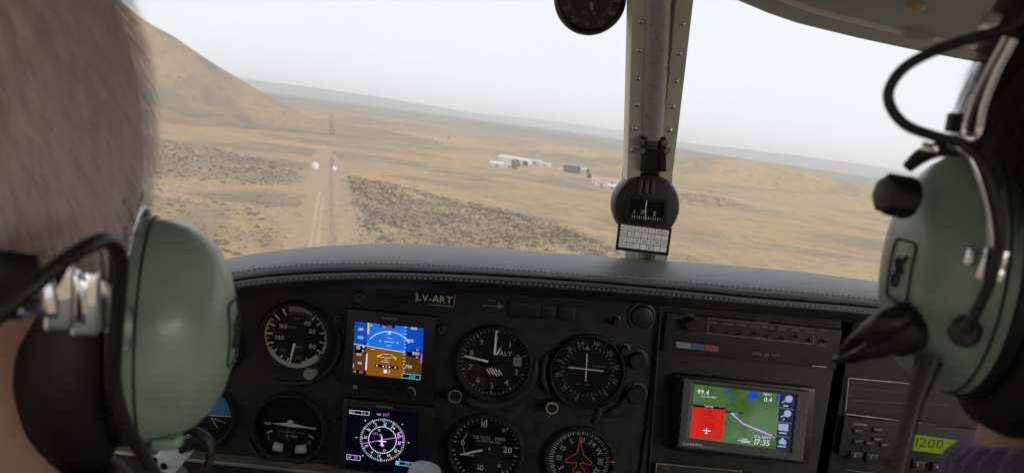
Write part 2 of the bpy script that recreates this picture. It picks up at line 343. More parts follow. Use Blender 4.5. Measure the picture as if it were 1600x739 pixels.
for i, g in enumerate(CL):
    for mt in ('shrub', 'shrub_grey'):
        me = bpy.data.meshes.new('shrub'); me.from_pydata([tuple(p) for p in g.v], [], g.f); me.materials.append(MATS[mt]); shr_me.append(me)
GV = [np.array([tuple(p) for p in g.v]) for g in CL]
for kind_ in (0, 1):
    vv = []; ff = []; o = 0
    for i, (x, y, s_, a, c, k) in enumerate(inst):
        if k != kind_: continue
        if i in hero: continue
        q = GV[c] * s_; ca, sa = math.cos(a), math.sin(a)
        vv.append(np.stack([q[:, 0] * ca - q[:, 1] * sa + x, q[:, 0] * sa + q[:, 1] * ca + y, q[:, 2] * .8], 1)); ff += [tuple(j + o for j in f_) for f_ in CL[c].f]; o += len(q)
    me = bpy.data.meshes.new('scrub'); me.from_pydata(np.concatenate(vv).tolist(), [], ff); me.materials.append(MATS['shrub_grey' if kind_ else 'shrub'])
    ob = bpy.data.objects.new('scrub', me); COL.objects.link(ob)
    tag(ob, 'grey low scrub covering the plain beyond the airstrip edge' if kind_ else 'olive low scrub scattered over sandy soil below the hill', 'scrub', kind='stuff')
strip_x = lambda y: ra.x + (rb.x - ra.x) * (y - ra.y) / (rb.y - ra.y)
for i in hero:
    x, y, s_, a, c, k = inst[i]; ob = bpy.data.objects.new('shrub', shr_me[c * 2 + k]); COL.objects.link(ob)
    ob.location = (x, y, 0); ob.scale = (s_, s_, s_ * .8); ob.rotation_euler = (0, 0, a)
    if x < strip_x(y): tag(ob, 'low dark shrub on sandy soil between the hill and the dirt airstrip', 'shrub', 'shrubs on the hill side of the airstrip')
    else: tag(ob, 'low grey shrub in the wide scrub patch on the farm side of the airstrip', 'shrub', 'shrubs on the farm side of the airstrip')

# farm buildings
def house(label, px, py, L, W, hw, hr, ang, wall='far_white', roof='far_white', name='farm_house', cat='house', group=None, wins=2):
    b = G(px, py); M = Matrix.Translation(b) @ Matrix.Rotation(ang, 4, 'Z'); t = Thing(name, label, cat, (0, 0, 0), group, M)
    g = Geo(); prof = [(-W / 2, -0.3), (W / 2, -0.3), (W / 2, hw), (0, hw + hr), (-W / 2, hw)]
    g.loft([[(x, y, z) for y, z in prof] for x in (-L / 2, L / 2)]); t.part('wall', g, wall)
    g = Geo(); ov = 0.4; rp = [(-W / 2 - ov, hw - ov * hr / W * 2 + .05), (0, hw + hr + .05), (W / 2 + ov, hw - ov * hr / W * 2 + .05), (W / 2 + ov, hw - ov * hr / W * 2 + .25), (0, hw + hr + .28), (-W / 2 - ov, hw - ov * hr / W * 2 + .25)]
    g.loft([[(x, y, z) for y, z in rp] for x in (-L / 2 - ov, L / 2 + ov)]); t.part('roof', g, roof)
    g = Geo(); g.box((0, -W / 2 - .03, hw * .35), (min(1.6, L * .09), .06, hw * .36)); t.part('door', g, 'far_dark')
    for k in range(wins):
        g = Geo(); x = (k + 0.5) / wins * L - L / 2; x += (1.9 if abs(x) < 1.5 else 0); g.box((x, -W / 2 - .03, hw * .58), (.6, .05, .5)); w = t.part('window', g, 'far_dark')
    return t
def vault(label, px, py, L, W, h, ang, material):
    b = G(px, py); t = Thing('arched_shed', label, 'shed', (0, 0, 0), None, Matrix.Translation(b) @ Matrix.Rotation(ang, 4, 'Z'))
    pr = [(W / 2 * math.cos(math.pi * k / 12), h * math.sin(math.pi * k / 12) ** .8) for k in range(13)]
    g = Geo(); g.loft([[(x, y, z) for y, z in pr] for x in (-L / 2, L / 2)]); t.part('shell', g, material, smooth=40)
    g = Geo(); g.box((0, -W / 2 - .05, 1.3), (1.6, .3, 1.4)); t.part('door', g, 'far_dark')
def tree(label, px, py, r_, h, seed, group=None):
    b = G(px, py); t = Thing('tree', label, 'tree', (0, 0, 0), group, Matrix.Translation(b)); rr = random.Random(seed)
    g = Geo(); g.tube([(0, 0, -.2), (.1, 0, h * .3), (0, .1, h * .6)], [.35, .25, .12], 6)
    for k in range(4): a = k * 1.6; g.tube([(0, 0, h * .25), (r_ * .5 * math.cos(a), r_ * .5 * math.sin(a), h * .6)], [.15, .06], 5)
    t.part('trunk', g, 'bark'); g = Geo()
    for k in range(420):
        d = Vector((rr.gauss(0, 1), rr.gauss(0, 1), rr.gauss(0, 1))).normalized() * rr.uniform(.35, 1.0) ** .5; lob = 1 + .2 * math.sin(4 * d.x + seed) * math.cos(3 * d.y)
        c = Vector((d.x * r_ * lob, d.y * r_ * lob, h * .55 + d.z * h * .45 * lob)); u = Vector((rr.gauss(0, 1), rr.gauss(0, 1), rr.gauss(0, 1))).normalized(); w = u.orthogonal().normalized(); s_ = rr.uniform(.35, .8)
        g.add([c + u * s_, c + w * s_ * .7, c - u * s_, c - w * s_ * .7], [(0, 1, 2, 3)])
    t.part('crown', g, 'tree_leaf')
house('long white hangar with pale roof behind the farm houses', 804, 254, 40, 11, 4.5, 2.5, R(-24), name='hangar', cat='hangar', wins=4)
house('small pinkish white house at the end of the long hangar', 777, 261, 14, 8, 3.4, 2.2, R(-8), 'far_cream', 'far_white')
house('tiny white hut beside the dark farmyard tree', 794, 263, 6, 5, 3.4, 1.4, R(10), name='hut', cat='hut', wins=1)
tree('dark bushy tree standing in front of the long white hangar', 805, 265, 5.2, 11, 3); tree('small dark tree between the long hangar and the grey sheds', 820, 260, 3, 6, 5)
house('long greyish white shed beyond the farmyard trees', 836, 256, 17, 8, 3.5, 1.8, R(-14), 'far_cream', 'far_grey', name='shed', cat='shed')
house('low white shed at the far end of the farmyard', 852, 260, 13, 7, 3, 1.6, R(-14), 'far_white', 'far_grey', name='shed', cat='shed')
vault('dark slate arched shed standing alone between the two farm clusters', 893, 270, 19, 11, 8, R(-12), 'far_slate')
house('small pale hut tucked beside the dark arched shed', 911, 269, 8, 6, 3, 1.6, R(-10), 'far_cream', 'far_grey', name='hut', cat='hut', wins=1)
house('tiny cream hut at the other end of the dark arched shed', 877, 268, 4, 4, 2.4, 1.0, R(-10), 'far_cream', 'far_cream', name='hut', cat='hut', wins=1)
tree('small round tree between the pale hut and the red roofs', 918, 271, 2.2, 5, 8); tree('dark shrubby tree next to the red roofed houses', 920, 279, 2.6, 5, 9)
house('red roofed white house at the back of its cluster', 931, 286, 9, 7, 3.6, 2.6, R(-6), 'far_cream', 'far_red')
house('red roofed white house with the longest front wall', 940, 291, 12, 7, 3.6, 2.2, R(-12), 'far_white', 'far_red')
house('pink roofed white house above the cream one', 957, 288, 12, 6, 3, 2.2, R(-14), 'far_white', 'far_red')
house('cream flat looking house at the front of the red roofed cluster', 957, 296, 10, 6, 3.2, 1.2, R(-14), 'far_cream', 'far_white')
house('lone far white shed on the plain beyond the farm', 768, 226, 26, 10, 4, 2, R(-22), 'far_cream', 'far_cream', name='shed', cat='shed')
house('lone far pale hut on the slope beyond the farm', 684, 221, 7, 6, 2.4, 1.2, R(-10), 'far_cream', 'far_cream', name='hut', cat='hut', wins=1)
for (px, py, r_, lb) in ((492, 263, 2.5, 'larger white domed marker at the end of the dirt airstrip'), (522, 266, 1.7, 'smaller white domed marker at the end of the dirt airstrip')):
    b = G(px, py); t = Thing('airstrip_marker', lb, 'marker', (0, 0, 0), 'white markers at the airstrip end', Matrix.Translation(b))
    g = Geo(); g.lathe((0, 0, 0), (0, 0, 1), [(r_ * .95, -.1), (r_, r_ * .6), (r_ * .9, r_ * 1.1), (r_ * .6, r_ * 1.5), (r_ * .05, r_ * 1.65)], 16); t.part('dome', g, 'far_white', smooth=60)
    g = Geo(); g.lathe((0, 0, 0), (0, 0, 1), [(r_ * 1.1, -.1), (r_ * 1.1, .25)], 16); t.part('footing', g, 'far_grey')
# rocks on the hill side
def hill_z(x, y): return 180 * cone(min(1, math.hypot((x - hc.x) / 520, (y - hc.y) / 500)))
def on_hill(px, py):
    d = ray_w(px, py); t = 500.0
    while t < 1600:
        p = EYE + d * t
        if p.z <= hill_z(p.x, p.y): return p
        t += 2
    return EYE + d * 1200
for k, (px, py, s_) in enumerate(((255, 52, 4), (263, 57, 3.5), (281, 121, 2.6), (289, 126, 2.2), (328, 132, 3), (262, 118, 2.2), (296, 122, 2), (346, 138, 2))):
    b = on_hill(px, py); rr = random.Random(k); g = Geo(); ring = []
    for i in range(4):
        rr_ = s_ * (1.0, .95, .7, .2)[i]; ring.append([(rr_ * math.cos(j * .785) * rr.uniform(.7, 1.2) * 1.4, rr_ * math.sin(j * .785) * rr.uniform(.7, 1.2), s_ * (-.5, .1, .35, .5)[i] * rr.uniform(.8, 1.2)) for j in range(8)])
    g.loft(ring); ob = build('rock_outcrop', g, 'rock', frame=Matrix.Translation(b), smooth=30)
    if k < 2: tag(ob, 'dark rock outcrop on the crest of the hill', 'rock', 'rocks on the hill crest')
    else: tag(ob, 'dark rock outcrop on the slope of the hill', 'rock', 'rocks on the hill slope')
# hazy air round everything
hz = bpy.data.materials.new('haze_air'); hz.use_nodes = True; n = hz.node_tree.nodes; n.clear(); o = n.new('ShaderNodeOutputMaterial'); pv = n.new('ShaderNodeVolumePrincipled')
pv.inputs['Color'].default_value = (0.93, 0.95, 0.99, 1); pv.inputs['Density'].default_value = 1.5e-4; hz.node_tree.links.new(pv.outputs[0], o.inputs['Volume'])
g = Geo(); g.box((0, 0, 92), (36000, 36000, 98)); hb = build('haze', g, hz); tag(hb, 'pale grey haze over the whole plain', 'haze', kind='stuff'); hb.display_type = 'WIRE'

# ================================================================== AIRCRAFT CABIN
YP = 0.85                                     # distance of the instrument panel
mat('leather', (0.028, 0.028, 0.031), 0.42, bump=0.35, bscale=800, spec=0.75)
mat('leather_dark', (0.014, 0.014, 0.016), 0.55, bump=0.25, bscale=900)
mat('thread', (0.24, 0.24, 0.25), 0.8)
mat('panel_black', (0.0145, 0.0145, 0.016), 0.60, var=0.45, vscale=70, bump=0.3, bscale=1400, spec=0.35)
mat('plastic_black', (0.010, 0.010, 0.011), 0.42, bump=0.1, bscale=900, spec=0.45)
mat('plastic_matte', (0.012, 0.012, 0.013), 0.75, bump=0.15, bscale=1200, spec=0.3)
mat('ring_dark', (0.035, 0.035, 0.038), 0.4, metal=0.0, spec=0.5); mat('dial', (0.006, 0.006, 0.007), 0.8, spec=0.15)
mat('post_paint', (0.79, 0.83, 0.69), 0.42, var=0.10, vscale=25, bump=0.08, bscale=300); mat('tube_metal', (0.56, 0.53, 0.50), 0.35, metal=0.2, var=0.12, vscale=40, stretch=(4, 4, .6))
mat('steel', (0.62, 0.62, 0.64), 0.22, metal=1.0, var=0.1, vscale=60); mat('chrome', (0.80, 0.80, 0.82), 0.10, metal=1.0, var=0.12, vscale=30)
mat('screw_steel', (0.16, 0.16, 0.165), 0.35, metal=0.9); mat('liner', (0.35, 0.43, 0.40), 0.6, var=0.10, vscale=9, bump=0.12, bscale=350)
mat('cabin_paint', (0.78, 0.78, 0.75), 0.7, var=0.1, vscale=8); mat('carpet', (0.16, 0.15, 0.14), 0.95, bump=0.5, bscale=400); mat('fabric_seat', (0.06, 0.06, 0.065), 0.85, bump=0.3, bscale=700)
mat('print_white', (0.62, 0.62, 0.60), 0.7); mat('print_grey', (0.40, 0.40, 0.40), 0.7); mat('print_dim', (0.20, 0.20, 0.205), 0.7); mat('print_yellow', (0.45, 0.36, 0.10), 0.7); mat('print_red', (0.45, 0.07, 0.04), 0.7)
mat('needle_white', (0.80, 0.80, 0.76), 0.6); mat('card_paper', (0.88, 0.89, 0.87), 0.8, var=0.04, vscale=80); mat('ink', (0.02, 0.02, 0.025), 0.7); mat('grip_grey', (0.42, 0.44, 0.47), 0.45, bump=0.1, bscale=500)
mat('trim_alu', (0.33, 0.32, 0.29), 0.4, metal=0.6, var=0.15, vscale=30); mat('gps_case', (0.060, 0.060, 0.064), 0.45, bump=0.08, bscale=900)
mat('print_blue', (0.05, 0.08, 0.2), 0.6); mat('print_rust', (0.22, 0.07, 0.035), 0.6); mat('clear_knob', (0.25, 0.25, 0.24), 0.25, spec=0.6); mat('amber_paint', (0.45, 0.40, 0.22), 0.5)
def glass_mat(name, gloss, tint=(1, 1, 1), dust=0.0):
    m = bpy.data.materials.new(name); m.use_nodes = True; n = m.node_tree.nodes; l = m.node_tree.links; n.clear(); o = n.new('ShaderNodeOutputMaterial')
    t = n.new('ShaderNodeBsdfTransparent'); t.inputs['Color'].default_value = (*tint, 1); g_ = n.new('ShaderNodeBsdfGlossy'); g_.inputs['Roughness'].default_value = 0.03
    fr = n.new('ShaderNodeLayerWeight'); fr.inputs['Blend'].default_value = 0.25; mu = n.new('ShaderNodeMath'); mu.operation = 'MULTIPLY_ADD'; mu.inputs[1].default_value = gloss * .12; mu.inputs[2].default_value = gloss * .02; mu.use_clamp = True; l.new(fr.outputs['Facing'], mu.inputs[0])
    x = n.new('ShaderNodeMixShader'); l.new(mu.outputs[0], x.inputs[0]); l.new(t.outputs[0], x.inputs[1]); l.new(g_.outputs[0], x.inputs[2]); fin = x.outputs[0]
    if dust:                                  # fine dust and wiping haze on the perspex scatters the daylight
        tc = n.new('ShaderNodeTexCoord'); mp = n.new('ShaderNodeMapping'); mp.inputs['Scale'].default_value = (3, 3, 9); mp.inputs['Rotation'].default_value = (0, .5, .3); nz = n.new('ShaderNodeTexNoise'); nz.inputs['Scale'].default_value = 2.2; nz.inputs['Detail'].default_value = 8; nz.inputs['Distortion'].default_value = 1.0
        mr = n.new('ShaderNodeMapRange'); mr.inputs['From Min'].default_value = .35; mr.inputs['From Max'].default_value = .75; mr.inputs['To Min'].default_value = dust * .25; mr.inputs['To Max'].default_value = dust
        tl = n.new('ShaderNodeBsdfTranslucent'); tl.inputs['Color'].default_value = (.8, .8, .8, 1); x2 = n.new('ShaderNodeMixShader'); l.new(tc.outputs['Object'], mp.inputs['Vector']); l.new(mp.outputs[0], nz.inputs['Vector']); l.new(nz.outputs['Fac'], mr.inputs['Value']); l.new(mr.outputs[0], x2.inputs[0]); l.new(fin, x2.inputs[1]); l.new(tl.outputs[0], x2.inputs[2]); fin = x2.outputs[0]
    l.new(fin, o.inputs['Surface']); MATS[name] = m
glass_mat('windshield', 0.5, (0.985, 0.99, 0.985), .075); glass_mat('lens', 1.2)

XC = 0.10                                     # cabin centre line
WL, WR = -0.47, 0.66                          # side walls
cabin = Thing('aircraft_cabin', 'pale painted light aircraft cabin shell with windshield around the pilots', 'cabin', (XC, -0.3, -1.06))
# roof: front edge read from the photograph, mirrored about the centre line
edge = [P(px, py, 0.72) for px, py in ((1150, 0), (1200, 21), (1250, 38), (1350, 62), (1450, 83), (1530, 98), (1600, 114))]
ex_ = [0.0] + [e.x - XC for e in edge]; ez_ = [edge[0].z + .004] + [e.z for e in edge]
def roof_z(x):
    u = abs(x - XC); z = float(np.interp(u, ex_, ez_))
    if x < XC - .12: z += .03 * min(1, (XC - .12 - x) / .15)
    if u > ex_[-1]: z -= 0.9 * (u - ex_[-1]) ** 1.8
    return z
xs_ = [WL + (WR - WL) * k / 40 for k in range(41)]; th = 0.035
def roof_ring(Y, dz): return [(x, Y, roof_z(x) + dz) for x in xs_] + [(x, Y, roof_z(x) + dz + th) for x in xs_[::-1]]
g = Geo(); g.loft([roof_ring(Y, dz) for Y, dz in ((0.72, 0), (0.70, -.003), (0.62, .006), (0.42, .045), (0.1, .075), (-0.6, .07), (-1.15, .0))]); rf = cabin.part('roof_lining', g, 'liner', smooth=40)
# rolled lip and inner bow at the roof's front edge
g = Geo(); g.tube([(x, 0.665, roof_z(x) + .004) for x in xs_[4:-4]], .011, 10, flat=0.35, up=(0, 1, 0)); cabin.part('edge_trim', g, 'cabin_paint', under=rf, smooth=60)
g = Geo(); c = P(1428, 22, 0.60); g.lathe((c.x, c.y, c.z + .012), (0, -.25, -1), [(.007, 0), (.007, .008), (.004, .011)], 14); cabin.part('screw', g, 'amber_paint', under=rf, smooth=40)
g = Geo(); c = P(1432, 64, 0.66); g.box((c.x, c.y, c.z + .008), (.012, .006, .008)); cabin.part('clip', g, 'liner', under=rf, bevel=.003, smooth=40)
# side walls with window openings, floor, rear bulkhead, firewall
def wall_side(X, s, name):
    g = Geo(); zt = roof_z(X) + th + .07; z0, z1 = -0.50, zt - 0.05; y0, y1, yk = -1.15, 1.08, 0.60; o = s * .02
    def slab(ya, yb, za, zb): g.box((X + o, (ya + yb) / 2, (za + zb) / 2), (.02, (yb - ya) / 2, (zb - za) / 2))
    slab(y0, y1, -1.06, z0); slab(y0, yk, z1, zt)
    for ya, yb in ((y0, -1.0), (-.14, -.08), (yk - .05, yk)): slab(ya, yb, z0, z1)
    cabin.part(name, g, 'cabin_paint')
    for ya, yb in ((-1.0, -.14), (-.08, yk - .05)):
        g = Geo(); g.box((X + o, (ya + yb) / 2, (z0 + z1) / 2), (.002, (yb - ya) / 2, (z1 - z0) / 2)); cabin.part('side_window', g, 'windshield')
wall_side(WL, -1, 'side_wall'); wall_side(WR, 1, 'side_wall')
g = Geo(); g.box((XC, 0.05, -1.08), ((WR - WL) / 2 + .04, 1.22, .02)); cabin.part('floor', g, 'carpet')
g = Geo(); hw_ = (WR - WL) / 2 + .04; g.box((XC, -1.17, -.77), (hw_, .02, .32)); g.box((XC, -1.17, .12), (hw_, .02, .07)); g.box((WL, -1.17, -.20), (.05, .02, .25)); g.box((WR, -1.17, -.20), (.05, .02, .25)); cabin.part('rear_bulkhead', g, 'cabin_paint'); g = Geo(); g.box((XC, -1.17, -.20), (hw_ - .09, .002, .25)); cabin.part('added_rear_window', g, 'windshield')  # unseen rear opening and pane added to let more daylight into the cabin
g = Geo(); g.box((XC, 1.16, -.69), ((WR - WL) / 2 + .04, .02, .37)); cabin.part('firewall', g, 'cabin_paint')
# windshield: two curved panes meeting behind the centre post
def bot(x): u = (x - 0.17) / 0.62; return Vector((x, 1.12 - .16 * u * u - .12 * abs(u) ** 3, -.235 - .10 * u * u))
def top(x): return Vector((x, .735 - .22 * ((x - XC) / .6) ** 2, roof_z(x) + .02))
def pane(u0, u1):
    g = Geo(); rings = []
    for i in range(17):
        u = u0 + (u1 - u0) * i / 16; xb = 0.178 + (u * (WR - .178) if u > 0 else -u * (WL - .178)); xt = 0.11 + (u * (WR - .11) if u > 0 else -u * (WL - .11)); b_, t_ = bot(xb), top(xt)
        rings.append([b_.lerp(t_, k / 10) + Vector((0, .045, .035)) * math.sin(math.pi * k / 10) for k in range(11)])
    g.loft(rings, False, False, False); return g
wl = cabin.part('windshield_pane', pane(-1, -0.01), 'windshield', smooth=80); wr = cabin.part('windshield_pane', pane(0.01, 1), 'windshield', smooth=80)

# dried smears and insect marks on the glass
from mathutils.bvhtree import BVHTree
pm = bpy.data.materials.new('smear'); pm.use_nodes = True; n = pm.node_tree.nodes; l = pm.node_tree.links; n.clear(); o = n.new('ShaderNodeOutputMaterial'); t_ = n.new('ShaderNodeBsdfTransparent'); df = n.new('ShaderNodeBsdfDiffuse'); df.inputs['Color'].default_value = (0.10, 0.085, 0.07, 1); x_ = n.new('ShaderNodeMixShader'); x_.inputs[0].default_value = 0.11
l.new(t_.outputs[0], x_.inputs[1]); l.new(df.outputs[0], x_.inputs[2]); l.new(x_.outputs[0], o.inputs['Surface']); MATS['smear'] = pm
for side, gg, marks in ((wl, pane(-1, -0.01), ((518, 190, 4.0, 14), (519, 203, 5.2, 9), (519, 250, 3.2, 12), (701, 216, 3, 4))), (wr, pane(0.01, 1), ((1110, 300, 2.5, 1.5), (1240, 330, 1.6, 2.2)))):
    tree_ = BVHTree.FromPolygons([tuple(v) for v in gg.v], gg.f)
    for px, py, a, b_ in marks:
        q = []
        for k in range(14):
            w_ = 1 + .25 * math.sin(3 * k + px); h_ = tree_.ray_cast(Vector((0, 0, 0)), ray_c(px + a * w_ * math.cos(k * .4488), py + b_ * w_ * math.sin(k * .4488)).normalized())[0]
            if h_: q.append(h_ * .9985)
        if len(q) > 8: g = Geo(); g.poly(q); cabin.part('smear', g, 'smear', under=side)

# centre post: pressed channel with screws and a brace tube
def Ppost(px, py):                            # post lies on a raked plane
    s = py / 400.0; return P(px, py, 0.70 + 0.30 * s if s >= 0 else 0.70 + .30 * s)
post = Thing('windshield_post', 'cream painted windshield centre post with screws and a metal brace tube', 'post', Ppost(1010, 410))
Lp = [(-140, 991, 1101), (-60, 989, 1092), (0, 987, 1085), (100, 984, 1073), (200, 981, 1061), (270, 979, 1052), (350, 977, 1047), (412, 976, 1043)]
g = Geo(); rings = []
for py, xa, xb in Lp:
    a, b_ = Ppost(xa, py - 4), Ppost(xb, py + 4); m_ = [0, .02, .29, .34, .66, .71, .98, 1]; dz = [.006, 0, 0, .016, .016, 0, 0, .006]      # recessed channel in the middle
    fr = [a.lerp(b_, t) + Vector((0, d, 0)) for t, d in zip(m_, dz)]; bk = [p + Vector((0, .028, 0)) for p in fr[::-1]]
    rings.append(fr + bk)
g.loft(rings); body = post.part('channel', g, 'post_paint', smooth=30)
g = Geo(); pts = [(1030, -140), (1029, -60), (1027, 0), (1024, 100), (1019, 216)]
g.tube([Ppost(x, y) + Vector((0, .0, .004)) for x, y in pts], .0125, 16, flat=.8, up=(1, 0, 0)); post.part('brace_tube', g, 'tube_metal', smooth=50)
for px, py in ((1002, 33), (999, 78), (997, 122), (995, 163), (992, 200), (989, 234), (1066, 36), (1061, 83), (1056, 126), (1051, 166), (1046, 203), (1041, 238)):
    g = Geo(); c = Ppost(px, py); g.lathe(c, (0, -1, .3), [(.0034, -.001), (.0034, .0016), (.0024, .003), (.0004, .0034)], 12); post.part('screw', g, 'steel', under=body, smooth=50)
    g = Geo(); dx = 1 if px < 1020 else -1; c2 = Ppost(px + dx * 10, py + 1); g.tube([c + Vector((0, -.0006, 0)), c2 + Vector((0, .0012, 0))], [.0022, .0012], 6); post.part('dimple', g, 'post_paint', under=body, smooth=50)
g = Geo()
for (xa, ya, xb, yb) in ((1003, 214, 1006, 268), (1034, 214, 1034, 268)):
    g.prism([Ppost(xa - 3, ya) - Vector((0, .008, 0)), Ppost(xa + 4, ya) - Vector((0, .008, 0)), Ppost(xb + 5, yb) - Vector((0, .008, 0)), Ppost(xb - 4, yb) - Vector((0, .008, 0))], (0, .02, 0))
g.prism([Ppost(1004, 236) - Vector((0, .003, 0)), Ppost(1036, 236) - Vector((0, .003, 0)), Ppost(1036, 268) - Vector((0, .003, 0)), Ppost(1003, 268) - Vector((0, .003, 0))], (0, .012, 0))
br = post.part('brace_bracket', g, 'ring_dark', smooth=30)
for px, py in ((1000, 222), (1036, 224), (1040, 236), (1001, 236)):
    g = Geo(); g.lathe(Ppost(px, py) - Vector((0, .008, 0)), (0, -1, .3), [(.0042, 0), (.0042, .003), (.0026, .003), (.0026, .006)], 6); post.part('bolt', g, 'steel', under=br, smooth=30)

# magnetic compass on the post, deviation card below it
cc = P(1009, 322, 0.915); rc = 52.5 * cc.length / FPX * .985
comp = Thing('magnetic_compass', 'round black magnetic compass mounted on the windshield centre post', 'compass', cc)
g = Geo(); g.lathe(cc, (0, -1, 0), [(rc * .75, -.045), (rc * .97, -.03), (rc, -.01), (rc, .0), (rc * .97, .006), (rc * .93, .009), (rc * .80, .010), (rc * .2, .010)], 48); cb = comp.part('body', g, 'plastic_black', smooth=50)
fy = .915 - .0105
g = Geo(); q = lambda x, y, Y=fy: P(x, y, Y)
W_ = [(980, 305), (1043, 313), (1041, 352), (978, 344)]; wi = [(985, 310), (1038, 317), (1036, 347), (983, 340)]
g.add([q(*p) for p in W_] + [q(*p, fy - .003) for p in W_] + [q(*p, fy - .003) for p in wi] + [q(*p, fy + .001) for p in wi], [(i, (i + 1) % 4, (i + 1) % 4 + 4, i + 4) for i in range(4)] + [(i + 4, (i + 1) % 4 + 4, (i + 1) % 4 + 8, i + 8) for i in range(4)] + [(i + 8, (i + 1) % 4 + 8, (i + 1) % 4 + 12, i + 12) for i in range(4)])
comp.part('window_frame', g, 'plastic_matte'); g = Geo(); g.poly([q(*p, fy - .0005) for p in wi]); cw = comp.part('compass_card', g, 'dial')
class Draw(Geo):                              # print laid on a plane facing the seats, drawn in photograph pixels
    def __init__(s, Y): super().__init__(); s.Y = Y
    def at(s, px, py): return P(px, py, s.Y)
    def k(s, px, py): return (P(px + 1, py, s.Y) - P(px, py, s.Y)).length
    def rect(s, x0, y0, x1, y1):              # a panel-aligned rectangle: corners top-left, bottom-right in photograph pixels
        a, b_ = s.at(x0, y0), s.at(x1, y1); s.poly([(a.x, s.Y, a.z), (b_.x, s.Y, a.z), (b_.x, s.Y, b_.z), (a.x, s.Y, b_.z)]); return s
    def crect(s, px, py, w, h, rot=0):
        c = s.at(px, py); k = s.k(px, py); ca, sa = math.cos(R(-rot)), math.sin(R(-rot)); s.poly([(c.x + (x * ca - z * sa) * k, s.Y, c.z + (x * sa + z * ca) * k) for x, z in ((-w / 2, -h / 2), (w / 2, -h / 2), (w / 2, h / 2), (-w / 2, h / 2))]); return s
    def quad(s, *pts): s.poly([s.at(*p) for p in pts]); return s
    def line(s, pts, w):
        P3 = [s.at(*p) for p in pts]; k = s.k(*pts[0]) * w / 2
        for a, b_ in zip(P3, P3[1:]):
            d = (b_ - a); n_ = Vector((-d.z, 0, d.x)).normalized() * k; s.poly([a - n_, b_ - n_, b_ + n_, a + n_])
        return s
    def text(s, px, py, t, h, rot=0, wide=1.0, sp=0.14):
        vs, fs = text_shape(t, sp, wide); c = s.at(px, py); k = s.k(px, py) * h; ca, sa = math.cos(R(-rot)), math.sin(R(-rot))
        s.add([(c.x + (x * ca - z * sa) * k, s.Y, c.z + (x * sa + z * ca) * k) for x, z in vs], fs); return s
    def pol(s, c, r, a): return Vector((c.x + r * math.sin(R(a)), s.Y, c.z + r * math.cos(R(a))))
    def arc(s, c, r0, r1, a0, a1, n=None):
        n = n or max(3, int(abs(a1 - a0) / 6))
        for i in range(n):
            a, b_ = a0 + (a1 - a0) * i / n, a0 + (a1 - a0) * (i + 1) / n; s.poly([s.pol(c, r0, a), s.pol(c, r1, a), s.pol(c, r1, b_), s.pol(c, r0, b_)])
        return s
    def ticks(s, c, r0, r1, angs, w):
        for a in angs:
            p, q_ = s.pol(c, r0, a), s.pol(c, r1, a); d = (q_ - p).normalized(); n_ = Vector((-d.z, 0, d.x)) * w / 2; s.poly([p - n_, q_ - n_, q_ + n_, p + n_])
        return s
    def label_ring(s, c, r, items, h, upright=True):
        for a, t in items:
            vs, fs = text_shape(t); p = s.pol(c, r, a); rot = 0 if upright else -R(a); ca, sa = math.cos(rot), math.sin(rot)
            s.add([(p.x + (x * ca - z * sa) * h, s.Y, p.z + (x * sa + z * ca) * h) for x, z in vs], fs)
        return s
d = Draw(fy - .001); d.text(1004, 331, '21', 6); d.text(1023, 334, 'S', 7); d.text(991, 331, '3', 5)
for k in range(14): d.crect(988 + k * 3.6, 338 + k * .42, .9, 5 if k % 2 else 3.5)
comp.part('card_print', d, 'print_white', under=cw)
d = Draw(fy - .002); d.line([(1011.5, 310), (1009, 325), (1009, 348)], 1.3); comp.part('lubber_line', d, 'needle_white')
g = Geo()
for px, w in ((1000, 3), (1010, 3), (1019, 3)):
    a = q(px, 292, fy); g.box((a.x, fy, a.z), (.0022, .004, .008))
comp.part('adjuster_rib', g, 'ring_dark', bevel=.001)
g = Geo(); M_ = [(981, 266), (1051, 271), (1049, 300), (979, 298)]; g.prism([P(*p, .93) for p in M_], (0, .05, 0)); comp.part('mount', g, 'plastic_matte')
g = Geo(); CQ = [(967, 346), (1050, 357), (1044, 400), (962, 390)]; g.prism([P(*p, .882) for p in CQ], (0, .004, 0)); card_o = P(1005, 390, .882)
card = Thing('deviation_card', 'white ruled compass deviation card in black frame under the compass', 'card', card_o)
g.prism([P(985, 362, .8861), P(1030, 368, .8861), P(1028, 380, .8861), P(983, 374, .8861)], (0, .017, 0)); cf = card.part('holder_frame', g, 'plastic_black')
ci = [(970, 350), (1046, 360), (1041, 395), (966, 386)]; g = Geo(); g.poly([P(*p, .8815) for p in ci]); cp = card.part('paper', g, 'card_paper')
d = Draw(.8811)
def cxy(u, v): a = Vector(ci[0]).lerp(Vector(ci[1]), u); b_ = Vector(ci[3]).lerp(Vector(ci[2]), u); return a.lerp(b_, v)
for v in (0, .25, .5, .75, 1): d.line([tuple(cxy(0, v)), tuple(cxy(1, v))], .8)
for u in (0, .16, .3, .44, .58, .72, .86, 1): d.line([tuple(cxy(u, 0)), tuple(cxy(u, 1))], .6)
for i, row in enumerate((('For', 'N', '30', '60', 'E', '120', '150'), ('Steer', '-4', '', '', '0', '', ''), ('For', 'S', '210', '240', 'W', '300', '330'), ('Steer', '2', '', '', '18', '', ''))):
    for j, t in enumerate(row):
        if t: d.text(*cxy((.08, .23, .37, .51, .65, .79, .93)[j], (i + .5) / 4), ''.join(ch for ch in t if ch in GLY), 4.6 if len(t) < 3 and i % 2 else 3.2, wide=.8)
card.part('ink_print', d, 'ink', under=cp)
